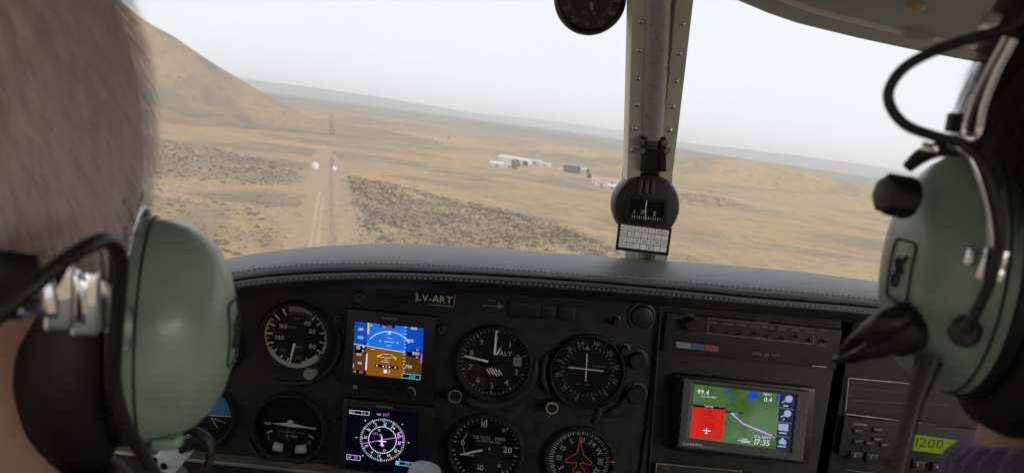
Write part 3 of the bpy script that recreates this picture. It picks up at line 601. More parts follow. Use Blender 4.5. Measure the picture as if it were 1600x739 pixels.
# outside air thermometer hung through the windshield
tc_ = P(922, -3, 0.735); rt_ = 54 * tc_.length / FPX; tm = Thing('air_thermometer', 'round black outside air thermometer fixed through the windshield', 'thermometer', tc_)
g = Geo(); g.lathe(tc_, (0, -1, 0), [(rt_ * .8, -.014), (rt_ * .98, -.010), (rt_, 0), (rt_ * .97, .007), (rt_ * .90, .009), (rt_ * .86, .006), (rt_ * .86, .003), (rt_ * .1, .003)], 48); tm.part('case', g, 'plastic_black', smooth=45)
g = Geo(); g.tube([tc_ + Vector((0, .012, 0)), tc_ + Vector((0, .11, .0))], .006, 10); tm.part('probe', g, 'steel', smooth=50)
d = Draw(.735 - .0034); d.ticks(tc_, rt_ * .56, rt_ * .64, range(-140, 141, 7), .0006); d.label_ring(tc_, rt_ * .72, [(a, t) for a, t in ((180, '0'), (150, '20'), (120, '40'), (210, '20'), (240, '40'), (90, '60'), (270, '60'))], .0045); d.label_ring(tc_, rt_ * .44, [(196, '20'), (160, '10')], .003)
tm.part('scale_print', d, 'print_grey'); d = Draw(.735 - .0045); d.line([(924, 4), (925, 16)], 5); tm.part('pointer', d, 'print_grey')
g = Geo(); g.lathe(tc_ - Vector((0, .003, 0)), (0, -1, 0), [(.004, 0), (.004, .003), (.001, .004)], 16); tm.part('hub', g, 'ring_dark', smooth=40)
g = Geo(); g.lathe(tc_ - Vector((0, .0055, 0)), (0, -1, 0), [(rt_ * .86, 0), (rt_ * .86, .0008)], 40); tm.part('lens', g, 'lens')

# glareshield: padded leather roll, profile and seams read from the photograph
PX = [60, 200, 345, 380, 440, 520, 600, 700, 800, 900, 1000, 1100, 1200, 1300, 1372, 1500, 1640]
SIL = [490, 446, 405, 398, 390, 384, 382, 386, 393, 400, 408, 414, 422, 431, 441, 459, 482]
ST1 = [518, 470, 428, 422, 415, 411, 411, 415, 421, 428, 435, 443, 452, 460, 468, 484, 506]
CRS = [532, 484, 440, 434, 428, 424, 423, 426, 431, 438, 446, 456, 466, 473, 480, 496, 518]
ST2 = [544, 494, 450, 445, 438, 434, 433, 437, 443, 450, 457, 466, 474, 482, 489, 506, 528]
LIP = [560, 510, 466, 459, 452, 447, 445, 449, 455, 462, 470, 478, 486, 494, 501, 519, 542]
def I(arr, x): return float(np.interp(x, PX, arr))
def smooth_arr(arr):
    xs = np.arange(60, 1641, 10.0); v = np.interp(xs, PX, arr); k = np.ones(13) / 13; vp = np.pad(v, 6, mode='edge'); return xs, np.convolve(vp, k, 'valid')
SM = {k: smooth_arr(a) for k, a in (('s', SIL), ('1', ST1), ('c', CRS), ('2', ST2), ('l', LIP))}
def J(k, x): return float(np.interp(x, *SM[k]))
glare = Thing('glareshield', 'padded black leather glareshield with two rows of stitching above the instruments', 'glareshield', P(800, 455, .74))
sec = []
for x in np.arange(60, 1641, 20.0):
    s, a, c, b_, l_ = (J(k, x) for k in 's1c2l'); A = P(x, s, .87)
    far = [Vector((A.x, 1.13, A.z - .075)), Vector((A.x, 1.02, A.z - .035)), Vector((A.x, .93, A.z - .008))]
    sec.append((far + [A, P(x, s + (a - s) * .16, .82), P(x, s + (a - s) * .42, .785), P(x, s + (a - s) * .72, .762), P(x, a, .748), P(x, a + (c - a) * .55, .741)], c, b_, l_, x))
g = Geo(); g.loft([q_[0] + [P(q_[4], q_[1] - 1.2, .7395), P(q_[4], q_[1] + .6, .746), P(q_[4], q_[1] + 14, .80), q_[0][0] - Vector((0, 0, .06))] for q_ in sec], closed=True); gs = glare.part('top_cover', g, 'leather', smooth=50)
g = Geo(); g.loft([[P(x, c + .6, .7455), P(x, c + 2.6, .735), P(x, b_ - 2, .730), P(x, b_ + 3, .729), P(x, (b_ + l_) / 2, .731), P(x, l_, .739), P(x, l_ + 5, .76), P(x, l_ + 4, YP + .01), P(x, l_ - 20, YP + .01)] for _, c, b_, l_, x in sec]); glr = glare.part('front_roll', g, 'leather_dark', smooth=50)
def stitch(key, Y, name, under, lift):
    g = Geo(); x = 345.0
    while x < 1640:
        p, q_ = P(x, J(key, x) + .4, Y), P(x + 5.4, J(key, x + 5.4) - .6, Y); up_ = Vector((0, -lift, lift * .8)); m_ = (p + q_) / 2 + up_ * 1.7
        g.tube([p - up_ * .6, m_, q_ - up_ * .6], [.0003, .0006 * random.uniform(.7, 1.2), .0003], 5); x += random.uniform(7.4, 9.0)
    return glare.part(name, g, 'thread', under=under, kind='stuff')
stitch('1', .7475, 'stitching', gs, .0005); stitch('2', .7295, 'stitching', glr, .0005)

# instrument panel board with stack panels
pan = Thing('instrument_panel', 'matte black instrument panel board with moulded gauge surrounds', 'instrument panel', (XC, YP, -.62))
g = Geo(); bt = [P(x, J('l', x) - 10, YP) for x in range(1630, 70, -40)]; g.prism([(WL + .004, YP, -.65), (WR - .004, YP, -.65), (WR - .004, YP, bt[0].z)] + bt + [(WL + .004, YP, bt[-1].z)], (0, .024, 0)); board = pan.part('board', g, 'panel_black')
def plate(t, name, quad, Y0, Y1, material, under=None, bevel=.0015, **kw):
    g = Geo(); g.prism([P(*p, Y1) for p in quad], (0, Y0 - Y1, 0)); return t.part(name, g, material, under=under, bevel=bevel, smooth=35, **kw)
def arect(x0, y0, x1, y1, Y):                 # panel-aligned rectangle from its top-left and bottom-right pixels
    a, b_ = P(x0, y0, Y), P(x1, y1, Y); return [(a.x, a.z), (b_.x, a.z), (b_.x, b_.z), (a.x, b_.z)]
def aplate(t, name, x0, y0, x1, y1, Yf, thick, material, under=None, bevel=.0012, label=None):
    g = Geo(); g.prism([(x, Yf, z) for x, z in arect(x0, y0, x1, y1, Yf)], (0, thick, 0)); return t.part(name, g, material, under=under, bevel=bevel, smooth=35, label=label)
aplate(pan, 'stack_panel', 1037, 462, 1284, 800, YP - .004, .006, 'panel_black'); aplate(pan, 'stack_panel', 1314, 500, 1640, 830, YP - .004, .006, 'panel_black')
g = Geo(); g.tube([P(1034, 462, YP - .006), P(1013, 760, YP - .006)], .0012, 6); pan.part('stack_edge', g, 'ring_dark')
# moulded surround ridges
def ridge(px, py, r, a0, a1, w=.004, tail=None):
    c = P(px, py, YP); k = c.length / FPX; g = Geo(); pts = [Vector((c.x + r * k * math.sin(R(a)), YP - .001, c.z + r * k * math.cos(R(a)))) for a in map(float, np.linspace(a0, a1, 30))]
    if tail: pts.append(P(*tail, YP - .001))
    g.tube(pts, [w * min(1, .25 + i / 5, .25 + (len(pts) - 1 - i) / 5) for i in range(len(pts))], 10); pan.part('surround_ridge', g, 'panel_black', smooth=60)
ridge(766, 566, 70, 80, 215, .0055, (722, 626)); ridge(460, 530, 68, 70, 200); ridge(918, 582, 74, 95, 150, .0055, (905, 650)); ridge(918, 582, 68, 235, 290); ridge(452, 668, 62, 130, 250, .004); ridge(905, 640, 30, 75, 130, .0035)
g = Geo(); a, b_ = P(300, 720, YP - .02), P(520, 739, YP - .02); g.box(((a.x + b_.x) / 2, YP - .012, a.z + .002), ((b_.x - a.x) / 2 + .1, .010, .0022)); pan.part('lower_trim', g, 'trim_alu', bevel=.0008)
g = Geo(); g.box((XC, YP - .006, a.z - .03), ((WR - WL) / 2 - .01, .005, .025)); pan.part('lower_skirt', g, 'panel_black')
for px, py, r in ((529, 497, 7), (690, 514, 7), (522, 731, 6), (688, 620, 5), (562, 464, 9), (528, 655, 5)):
    c = P(px, py, YP); k = c.length / FPX; g = Geo(); g.lathe(c, (0, -1, 0), [(r * k, 0), (r * k, .002), (r * k * .8, .0035), (r * k * .3, .0036), (r * k * .28, .0022), (.0001, .0022)], 18); sc_ = pan.part('panel_screw', g, 'ring_dark', smooth=40)
    d = Draw(YP - .0037); d.crect(px, py, r * 1.2, 1.3, 35); d.crect(px, py, r * 1.2, 1.3, 125); pan.part('slot', d, 'dial', under=sc_)
# small fittings along the panel top
d = Draw(YP - .003); d.text(679, 466.5, 'LV-ART', 10.5, wide=1.05, sp=.12)
reg = Thing('registration_plate', 'black registration plate reading LV-ART in white letters', 'plate', P(680, 467, YP))
aplate(reg, 'plate', 650, 455, 710, 478, YP - .0025, .0024, 'plastic_matte'); d2 = Draw(YP - .003); d2.line([(650.8, 455.4), (649.8, 473.2)], 1.0); d2.line([(711, 460), (709, 478)], 1.0); d2.line([(670, 475.6), (709, 479)], .8); reg.part('lettering', d, 'print_white'); reg.part('border', d2, 'print_grey')
for i, (x0, x1) in enumerate(((796, 843), (847, 866), (874, 897))):
    aplate(pan, 'annunciator_cover', x0, 471 + (x0 - 796) * .1, x1, 497 + (x1 - 796) * .06, YP - .003, .003, 'plastic_black')
d = Draw(YP - .0006); d.text(769, 470, 'HTR', 4); d.line([(755, 477), (786, 479)], 1.2); d.quad((778, 474), (788, 479), (778, 482)); pan.part('switch_print', d, 'print_dim')
aplate(pan, 'blank_plate', 590, 458, 640, 476, YP - .002, .0019, 'plastic_matte')

# ================================================================== INSTRUMENTS
def gauge(name, label, px, py, r, rim=1.13, bez='plastic_matte', cat='gauge', flange=True):
    c = P(px, py, YP - .003); rm = r * (P(px + 1, py, YP) - P(px, py, YP)).length; t = Thing(name, label, cat, P(px, py, YP))
    g = Geo(); c0 = P(px, py, YP)
    g.lathe(c0, (0, -1, 0), [(rm * rim * 1.04, 0), (rm * rim * 1.02, .006), (rm * rim * .98, .0085), (rm * 1.04, .0085), (rm * 1.0, .0065), (rm * 1.0, .0022)], 56, cap0=False, cap1=False); t.part('bezel', g, bez, smooth=35)
    g = Geo(); g.lathe(c0, (0, -1, 0), [(rm * 1.01, .0), (rm * 1.01, .0024)], 56); fc = t.part('dial_face', g, 'dial')
    g = Geo(); g.lathe(c0 - Vector((0, .0072, 0)), (0, -1, 0), [(rm * 1.005, 0), (rm * 1.005, .0006)], 56); t.part('lens', g, 'lens')
    return t, P(px, py, YP - .0028), rm, fc
F1, F2, F3 = YP - .0028, YP - .0042, YP - .0050
def dr(Y=F1): return Draw(Y)
def needle(t, c, a, r0, r1, w0, w1, material='needle_white', name='needle', Y=F2):
    d = Draw(Y); p, q_ = d.pol(c, r0, a), d.pol(c, r1, a); dd = (q_ - p).normalized(); n_ = Vector((-dd.z, 0, dd.x)); g = Geo(); g.prism([p - n_ * w0, q_ - n_ * w1, q_ + n_ * w1, p + n_ * w0], (0, .0005, 0)); return t.part(name, g, material)
def cap_(t, c, r, material='dial', name='hub', Y=F2):
    g = Geo(); g.lathe((c.x, Y + .0008, c.z), (0, -1, 0), [(r, 0), (r, .0014), (r * .6, .002)], 20); return t.part(name, g, material, smooth=40)
def knob(t, px, py, r, h=.012, material='plastic_black', name='knob', ring=None, n=24):
    c0 = P(px, py, YP); rm = r * (P(px + 1, py, YP) - P(px, py, YP)).length; g = Geo(); g.lathe(c0, (0, -1, 0), [(rm * 1.05, 0), (rm, h * .3), (rm * .96, h * .9), (rm * .85, h), (rm * .1, h)], n); k = t.part(name, g, material, smooth=35)
    if ring:
        g = Geo(); g.lathe(c0, (0, -1, 0), [(rm * .98, h + .0001), (rm * .98, h + .0008), (rm * .84, h + .0008), (rm * .84, h + .0001)], 28, cap0=False, cap1=False); t.part('knob_rim', g, ring, under=k)
    return k
# airspeed indicator
t, c, r, fc = gauge('airspeed_indicator', 'airspeed indicator with pale coloured arcs and numbers to 160', 463, 526, 50, 1.12)
d = dr(); d.ticks(c, r * .74, r * .97, [38, 55, 76, 97, 118, 152, 196, 212, 232, 251, 272, 292, 312, 331], .0017); d.ticks(c, r * .86, r * .97, [45, 66, 86, 107, 135, 168, 180, 204, 222, 242, 262, 282, 302], .0011)
for x, y, s, h in ((443, 509, '160', 7.2), (480, 505, '40', 7.2), (488, 517.5, '60', 7.2), (488, 541, '80', 7.2), (437, 527, '140', 7.2)): d.text(x, y, s, h)
t.part('scale_print', d, 'print_white', under=fc)
d = Draw(F1 - .0002); d.arc(c, r * .90, r * .98, 42, 128); d.arc(c, r * .86, r * 1.0, 118, 240); d.arc(c, r * .80, r * .86, 128, 165); t.part('arc_print', d, 'print_grey', under=fc)
d = Draw(F1 - .0001); d.text(466, 558, '100', 5); d.text(443, 546.5, '120', 5); d.text(464, 498, 'TEMP', 3); d.text(453, 511, 'AIRSPEED', 3.4); d.text(467, 542, 'KTS', 3.6); d.arc(c, r * .82, r * .97, -18, 32); d.ticks(c, r * .72, r * .80, range(-16, 34, 6), .0007); t.part('small_print', d, 'print_dim', under=fc)
d = Draw(F1 - .0003); d.arc(c, r * .93, r * .98, 240, 300); t.part('caution_arc', d, 'print_yellow', under=fc)
needle(t, c, 190, r * .18, r * .86, .0016, .0007); cap_(t, c, r * .2)
knob(t, 487, 580, 9.5, .012, 'clear_knob')
# turn coordinator
t, c, r, fc = gauge('turn_coordinator', 'dark turn coordinator with a small white aircraft and slip ball', 453, 668, 52, 1.10)
d = dr(); d.crect(418, 661, 10, 3, 0); d.crect(489, 669, 10, 3, 0); d.crect(421, 674, 10, 3, -25); d.crect(486, 682, 9, 3, 25); d.text(421, 683.5, 'L', 6); d.text(484, 691.5, 'R', 6); d.text(456, 681.5, '2 MIN.', 4.6); t.part('scale_print', d, 'print_grey', under=fc)
d = Draw(F1 - .0001); d.text(455, 674.5, 'TURN COORDINATOR', 2.8); t.part('small_print', d, 'print_dim', under=fc)
d = Draw(F2); d.quad((424, 661), (453, 660), (454, 667), (452, 666)); d.quad((453, 660), (484, 667.5), (484, 669), (452, 666.5)); d.quad((449, 657.5), (453.5, 655), (458.5, 658.5), (457, 665), (450, 664)); t.part('aircraft_symbol', d, 'print_white')
g = Geo(); g.tube([P(428, 696, F2), P(453, 702, F2 + .0003), P(478, 700.5, F2)], .0052, 12); tb = t.part('slip_tube', g, 'print_grey', smooth=50)
g = Geo(); g.tube([P(444, 699, F2 - .001), P(462, 701.5, F2 - .001)], .0058, 12); t.part('slip_ball', g, 'dial', under=tb, smooth=50)
# altimeter
t, c, r, fc = gauge('altimeter', 'altimeter with numbers from 0 to 9 and a striped window', 772, 566, 54, 1.10)
d = dr(); d.ticks(c, r * .86, r * .97, [k * 36 for k in range(10)], .0012); d.ticks(c, r * .91, r * .97, [k * 7.2 for k in range(50)], .0007)
d.label_ring(c, r * .70, [(i * 36, str(i)) for i in range(10)], r * .165); t.part('scale_print', d, 'print_grey', under=fc)
d = Draw(F1 - .0001); d.text(790, 552, 'ALT', 7); 
for k in range(5): d.crect(763 + k * 4.6, 580 + k * .3, 1.9, 16 - abs(k - 2) * 3, -38)
t.part('hatch_print', d, 'print_white', under=fc)
d = Draw(F1 - .0001); d.rect(803, 557, 814, 573); t.part('pressure_window', d, 'print_dim', under=fc)
d = Draw(F2); d.quad((775, 552), (784, 540), (780, 551), (777, 555)); d.quad((771, 554), (775, 513), (776.5, 513), (775, 554)); t.part('short_hand', d, 'needle_white'); needle(t, c, 278, r * .17, r * .88, .0013, .0009, name='long_hand', Y=F3); cap_(t, c, r * .12)
d = Draw(F1 - .0002); d.quad((774, 512), (783, 513), (778, 520)); t.part('index_mark', d, 'print_grey', under=fc)
knob(t, 713, 612, 10.5, .014, 'plastic_black', ring='print_dim')
# navigation indicator
t, c, r, fc = gauge('course_indicator', 'course deviation indicator with a thin white cross and compass letters', 918, 580, 56, 1.05, 'plastic_black')
d = dr(); d.ticks(c, r * .66, r * .74, [k * 10 + 4 for k in range(36)], .0007); d.label_ring(c, r * .82, [(-20, '24'), (12, 'W'), (44, '30'), (75, '33'), (105, 'N'), (135, '3'), (162, '6'), (196, 'E'), (228, '12'), (258, '15'), (286, 'S'), (315, '21')], r * .13, False)
d.text(935, 572, 'TO FROM', 3); t.part('scale_print', d, 'print_dim', under=fc)
d = Draw(F1 - .0002); d.text(905, 599, 'NAV', 3); d.text(917, 600.5, 'VOR', 3); t.part('flag_print', d, 'print_rust', under=fc)
d = Draw(F2); d.line([(917.5, 553), (915, 595)], 1.7); t.part('course_bar', d, 'print_white'); d = Draw(F3); d.line([(888, 573.5), (943, 579.5)], 1.7); t.part('glide_bar', d, 'print_white')
d = Draw(F2); d.quad((917.5, 541), (921, 546.5), (914, 546)); t.part('index_mark', d, 'print_yellow', under=fc)
d = Draw(YP - .0087); d.arc(P(918, 580, YP - .0087), r * 1.005, r * 1.03, -30, 150, 60); t.part('rim_glint', d, 'ring_dark')
knob(t, 862, 630, 9.5, .014, 'plastic_black', ring='amber_paint'); d = Draw(YP - .0142); d.text(862, 630, 'OBS', 4.2); t.part('knob_print', d, 'print_dim')
# vertical speed indicator
t, c, r, fc = gauge('vertical_speed_indicator', 'vertical speed indicator lettered VERTICAL SPEED with numbers to 20', 759, 701, 53, 1.10)
d = dr(); d.ticks(c, r * .84, r * .98, [-90 + s * k for s in (1, -1) for k in (0, 86, 130, 172)], .0014); d.ticks(c, r * .90, r * .98, [-90 + s * k * 8.6 for s in (1, -1) for k in range(1, 20)], .0011)
for x, y, s, h in ((757, 662, '10', 9.5), (723, 691, '0', 8.5), (793, 702.5, '20', 9.5), (751, 730, '10', 9)): d.text(x, y, s, h)
d.text(787, 672, '15', 5); d.text(780, 727, '15', 5); t.part('scale_print', d, 'print_white', under=fc)
d = Draw(F1 - .0001); d.text(764, 684, 'VERTICAL  SPEED', 5, wide=.82); d.text(763, 689.5, '100 FEET PER MIN', 3.4, wide=.9); d.line([(724, 686), (730, 676)], 1.2); d.line([(723.5, 697), (726, 708)], 1.2); d.line([(726, 710), (741, 711)], 2); t.part('lettering', d, 'print_grey', under=fc)
needle(t, c, 252, -r * .12, r * .78, .0015, .0007); cap_(t, c, r * .10)
# directional gyro
t, c, r, fc = gauge('heading_indicator', 'heading indicator with an orange outlined aircraft on its dial', 906, 717, 49, 1.12)
d = dr(); d.ticks(c, r * .82, r * .98, [k * 10 for k in range(36)], .0012); d.ticks(c, r * .86, r * .98, [k * 10 + 5 for k in range(36)], .0009)
d.label_ring(c, r * .66, [(0, '21'), (30, '24'), (60, 'W'), (90, '30'), (120, '33'), (150, 'N'), (210, '6'), (240, 'E'), (270, '12'), (300, '15'), (330, 'S')], r * .165, False); t.part('scale_print', d, 'print_grey', under=fc)
d = Draw(F2); d.line([(906, 690), (902, 707), (884, 717), (885, 722), (901, 722), (901, 728), (895, 733), (896, 742), (913, 742), (913, 733), (907, 728), (908, 722), (922, 726), (925, 722), (912, 710), (907, 690)], 1.5); d.line([(906.5, 670), (906.5, 690)], 1.2); d.crect(904, 738, 9, 5); t.part('aircraft_outline', d, 'print_red')
d = Draw(YP - .009); d.crect(957, 721, 6, 3.4); t.part('heading_bug', d, 'print_red')
# gauges half hidden by the pilot's headset
t, c, r, fc = gauge('clock', 'small round dial with white numerals half hidden behind the green earcup', 336, 542, 40, 1.1, cat='clock')
d = dr(); d.ticks(c, r * .84, r * .96, [k * 15 for k in range(24)], .001); d.label_ring(c, r * .68, [(k * 30, str(k or 12)) for k in range(12)], r * .17); t.part('scale_print', d, 'print_grey', under=fc); needle(t, c, 80, 0, r * .7, .001, .0005); cap_(t, c, r * .08)
t, c, r, fc = gauge('attitude_indicator', 'attitude indicator with blue upper half half hidden behind the green earcup', 318, 646, 46, 1.1)
mat('gyro_blue', (0.03, 0.22, 0.50), 0.6)
d = dr(); d.arc(c, 0, r * .97, -86, 90, 30); t.part('sky_half', d, 'gyro_blue', under=fc); d = Draw(F1 - .0004); d.line([(326, 648.5), (362, 650.5)], 1.4); d.line([(330, 652), (340, 668)], 1); d.line([(333, 653), (354, 661)], 1); d.crect(358, 630, 3, 1.5, -40); t.part('scale_print', d, 'print_white', under=fc)

# electronic displays
for nm, rgb, k in (('e_sky', (30, 110, 225), 1), ('e_sky_dark', (18, 72, 175), 1), ('e_earth', (135, 82, 12), 1), ('e_earth_dark', (88, 54, 20), 1), ('e_white', (225, 232, 245), 1), ('e_dim', (120, 130, 150), 1), ('e_black', (6, 7, 12), 1), ('e_mag', (205, 95, 235), 1), ('e_cyan', (70, 205, 235), 1), ('e_yellow', (225, 205, 70), 1), ('e_navy', (4, 5, 14), 1), ('e_pink', (200, 40, 120), 1),
                   ('e_red', (205, 38, 34), 1), ('e_darkred', (110, 22, 22), 1), ('e_blue', (28, 72, 200), 1), ('e_tab', (38, 44, 70), 1), ('e_icon', (150, 165, 205), 1), ('e_lcd', (112, 128, 26), .7)): emit(nm, rgb, k)
def disp_body(name, label, x0, y0, x1, y1, cat='flight display'):
    t = Thing(name, label, cat, P((x0 + x1) / 2, (y0 + y1) / 2, YP)); return t, aplate(t, 'case', x0, y0, x1, y1, YP - .011, .0105, 'plastic_black', bevel=.003)
E0, E1, E2, E3, E4 = (YP - .0113 - .00025 * k for k in range(5))
t, bd = disp_body('primary_flight_display', 'square glass display with blue sky over brown earth attitude picture', 543, 482, 672, 616)
d = Draw(E0); d.quad((554.6, 502), (661.8, 512.9), (657.6, 594), (550.5, 583.2)); scr = t.part('screen', d, 'e_sky')
h = lambda x: 537 + (x - 553) * .168
d = Draw(E1); d.quad((553, h(553)), (660.2, h(660.2)), (657.6, 594), (550.5, 583.2)); t.part('earth_field', d, 'e_earth', under=scr)
d = Draw(E2); d.quad((554.6, 502), (575, 504.1), (573.5, 540.6), (553, 537.2)); t.part('speed_tape_sky', d, 'e_sky_dark', under=scr); d = Draw(E2); d.quad((634.5, 510), (661.8, 512.9), (660.4, 553.5), (632.8, 550.3)); t.part('height_tape_sky', d, 'e_sky_dark', under=scr)
d = Draw(E2); d.quad((553, 537.2), (573.5, 540.6), (571, 585.4), (550.5, 583.2)); t.part('speed_tape_earth', d, 'e_earth_dark', under=scr); d = Draw(E2); d.quad((632.8, 550.3), (660.4, 553.5), (657.6, 594), (631, 591.4)); t.part('height_tape_earth', d, 'e_earth_dark', under=scr)
d = Draw(E3); d.text(564, 514, '130', 4.6); d.text(563.5, 527, '120', 4.6); d.text(561, 553.4, '100', 4.2); d.text(562, 567, '90', 4.6); d.text(641, 532, '900', 4.6); d.text(638.5, 572.5, '700', 4.6); d.text(647, 513, '1000', 3.8); d.text(580, 508, 'GS', 2.6); d.text(600, 510, 'TRK', 2.8)
d.line([(553, h(553)), (633, h(633))], .9); d.arc(P(607, 556, E3), .0285, .0293, -52, 52, 24); d.quad((609, 516.5), (605.5, 521.5), (610.5, 522)); d.quad((609, 520), (605, 517), (612, 517.6))
for k, (x, y, w) in enumerate(((608, 534, 15), (607.5, 540, 8), (609, 528.5, 8), (602.5, 558.5, 18), (603.5, 553, 8), (602, 565, 12), (603, 562, 6))): d.crect(x, y, w, .7)
d.text(594, 532.5, '10', 3); d.text(621, 535.5, '10', 3); d.text(591, 556, '10', 3); d.text(618, 560.5, '10', 3)
for k in range(15): d.crect(633.8 - k * .22, 511 + k * 5.3, 2.6 if k % 2 else 4.4, .7)
d.quad((572.6, 551.8), (574.2, 552), (573, 577.8), (570.4, 577.6)); d.crect(552.3, 571, .9, 6); d.crect(602, 580, 5, 5.6); d.crect(608, 580.4, .9, 7); d.text(575, 537, '15', 2.4); t.part('white_symbology', d, 'e_white', under=scr)
d = Draw(E3); d.quad((554, 541.5), (566.5, 542.5), (569, 534.6), (570.8, 534.8), (570, 553), (553.3, 551)); t.part('speed_readout', d, 'e_black', under=scr); d = Draw(E3); d.quad((634, 549), (644, 550), (644, 546.4), (657, 547.8), (656.4, 560), (634.4, 554.6)); t.part('height_readout', d, 'e_black', under=scr); d = Draw(E3); d.quad((586, 568.6), (622.5, 572.2), (622, 576.4), (585.4, 572.8)); t.part('slip_field', d, 'e_black', under=scr); d = Draw(E3); d.quad((594, 505.6), (617, 508), (616.6, 513), (593.6, 510.6)); t.part('track_field', d, 'e_black', under=scr); d = Draw(E3); d.quad((551, 576.6), (572, 579), (571.6, 585), (550.7, 582.8)); t.part('speed_field', d, 'e_black', under=scr); d = Draw(E3); d.quad((628.4, 583), (656.6, 586), (656.2, 592.6), (628, 589.6)); t.part('setting_field', d, 'e_black', under=scr)
d = Draw(E4); d.text(560, 542.8, '10', 5.6); d.text(568, 541, '8', 4.8); d.text(567.3, 549, '7', 4.8); d.text(650, 552, '800', 5); d.text(652, 546.8, '20', 2.4); d.text(651.5, 558, '80', 2.4)
for k in range(4): d.crect(589 + k * 9.6, 571 + k * .95, 2, 2)
d.text(554, 579.8, 'GS', 2.4); t.part('readout_print', d, 'e_white', under=scr)
d = Draw(E4); d.text(609, 510, '207', 3.8); d.quad((658.3, 553), (660, 553.2), (659, 567), (656.6, 566.8)); d.text(564.5, 580.9, '89', 4.6); d.crect(603.4, 572.4, 3, 3); t.part('magenta_print', d, 'e_mag', under=scr)
d = Draw(E4); d.text(644, 588.2, '2317', 4.6); d.line([(628.4, 583), (656.6, 586), (656.2, 592.6), (628, 589.6), (628.4, 583)], .8); t.part('cyan_print', d, 'e_cyan', under=scr)
d = Draw(E4); d.quad((574.6, 504), (577, 504.2), (576.6, 522), (574, 521.8)); d.quad((600, 551), (587.5, 557), (593, 556.8)); d.quad((607, 551.6), (621, 560), (615, 558.8)); d.line([(579, 545), (586.5, 545.8)], .9); t.part('yellow_symbology', d, 'e_yellow', under=scr)
d = Draw(YP - .0115); d.text(608.5, 497.6, 'GARMIN', 3.6, wide=1.2, sp=.25); t.part('maker_print', d, 'print_grey', under=bd)
def g5_controls(t, bd, kx, ky, bx, by):
    c0 = P(kx, ky, YP - .011); g = Geo(); g.lathe(c0, (0, -1, 0), [(.0068, 0), (.0068, .008), (.0060, .0095), (.001, .0095)], 28); kn = t.part('knob', g, 'plastic_black', smooth=35)
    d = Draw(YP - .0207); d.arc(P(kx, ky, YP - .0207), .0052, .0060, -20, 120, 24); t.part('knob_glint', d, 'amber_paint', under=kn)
    d = Draw(YP - .0115); cb = P(bx, by, YP - .0115); d.arc(cb, .0016, .0022, 30, 330, 20); d.crect(bx, by - 2.4, .9, 3.4); t.part('power_mark', d, 'print_white', under=bd)
g5_controls(t, bd, 641, 612.5, 555, 604.5)
t, bd = disp_body('heading_display', 'square glass display with white compass rose and magenta course line on black', 537, 622, 668, 765)
d = Draw(E0); d.quad((543, 634), (655, 645), (650, 740), (538, 730)); scr = t.part('screen', d, 'e_navy')
cr_ = P(597.5, 687, E1); rr = 33 * cr_.length / FPX * 1.02; d = Draw(E1)
d.ticks(cr_, rr * .90, rr, [k * 5 for k in range(72)], .0005); d.ticks(cr_, rr * .85, rr, [k * 30 for k in range(12)], .0008); d.ticks(cr_, rr * 1.12, rr * 1.2, [45, 90, 135, 225, 270, 315], .0007); d.arc(cr_, rr * .60, rr * .63, 0, 360, 48)
d.label_ring(cr_, rr * .76, [(4, '21'), (34, '24'), (64, 'W'), (94, '30'), (124, '33'), (154, 'N'), (184, '3'), (214, '6'), (244, 'E'), (274, '12'), (304, '15'), (334, 'S')], rr * .13, False)
d.quad((595.6, 681.5), (597.3, 681.5), (598.4, 694), (595, 694)); d.quad((590, 687.4), (603, 688.6), (603, 690.4), (590, 689)); d.crect(596.6, 694.8, 6, 1.6); d.text(551, 644, 'DIST', 2.4); d.text(592, 647, 'TRK', 2.6); d.line([(546.5, 640), (577, 643.2), (576.5, 648.6), (546, 645.2), (546.5, 640)], .6); d.line([(542, 709.6), (563, 712), (562.6, 719), (541.6, 716.4), (542, 709.6)], .6); d.text(546, 713.5, 'GS', 2.6)
for x, y in ((592.5, 671.3), (595, 679.5), (597.8, 695.5), (600.5, 703.5)): d.arc(P(x, y, E1), .0011, .0015, 0, 360, 12)
t.part('compass_rose', d, 'e_white', under=scr)
d = Draw(E2); d.line([(565, 692.6), (625, 681.8)], 1.5); d.quad((620, 678.3), (630, 681), (622, 686)); d.text(568, 644.8, '0.6', 4); d.text(603, 647.6, '207', 4.6); d.text(586.5, 677.3, 'GPS', 3.6); d.text(556, 715, '89', 4.2); d.text(636, 724.5, '207', 3.6); d.text(631, 684.5, '3', 4); t.part('magenta_print', d, 'e_mag', under=scr)
d = Draw(E2); d.line([(618.8, 719.6), (647, 722.8), (646.6, 728.6), (618.2, 725.4), (618.8, 719.6)], 1.0); d.quad((600, 662), (605.5, 668), (601, 667.5)); d.line([(590.8, 708), (590, 714)], 1); d.quad((619, 720), (624, 720.5), (623.6, 725.6), (618.6, 725)); t.part('cyan_print', d, 'e_cyan', under=scr)
d = Draw(YP - .0115); d.text(600.5, 635.3, 'GARMIN', 3.6, wide=1.2, sp=.25); t.part('maker_print', d, 'print_grey', under=bd); g5_controls(t, bd, 632, 752, 545, 737)

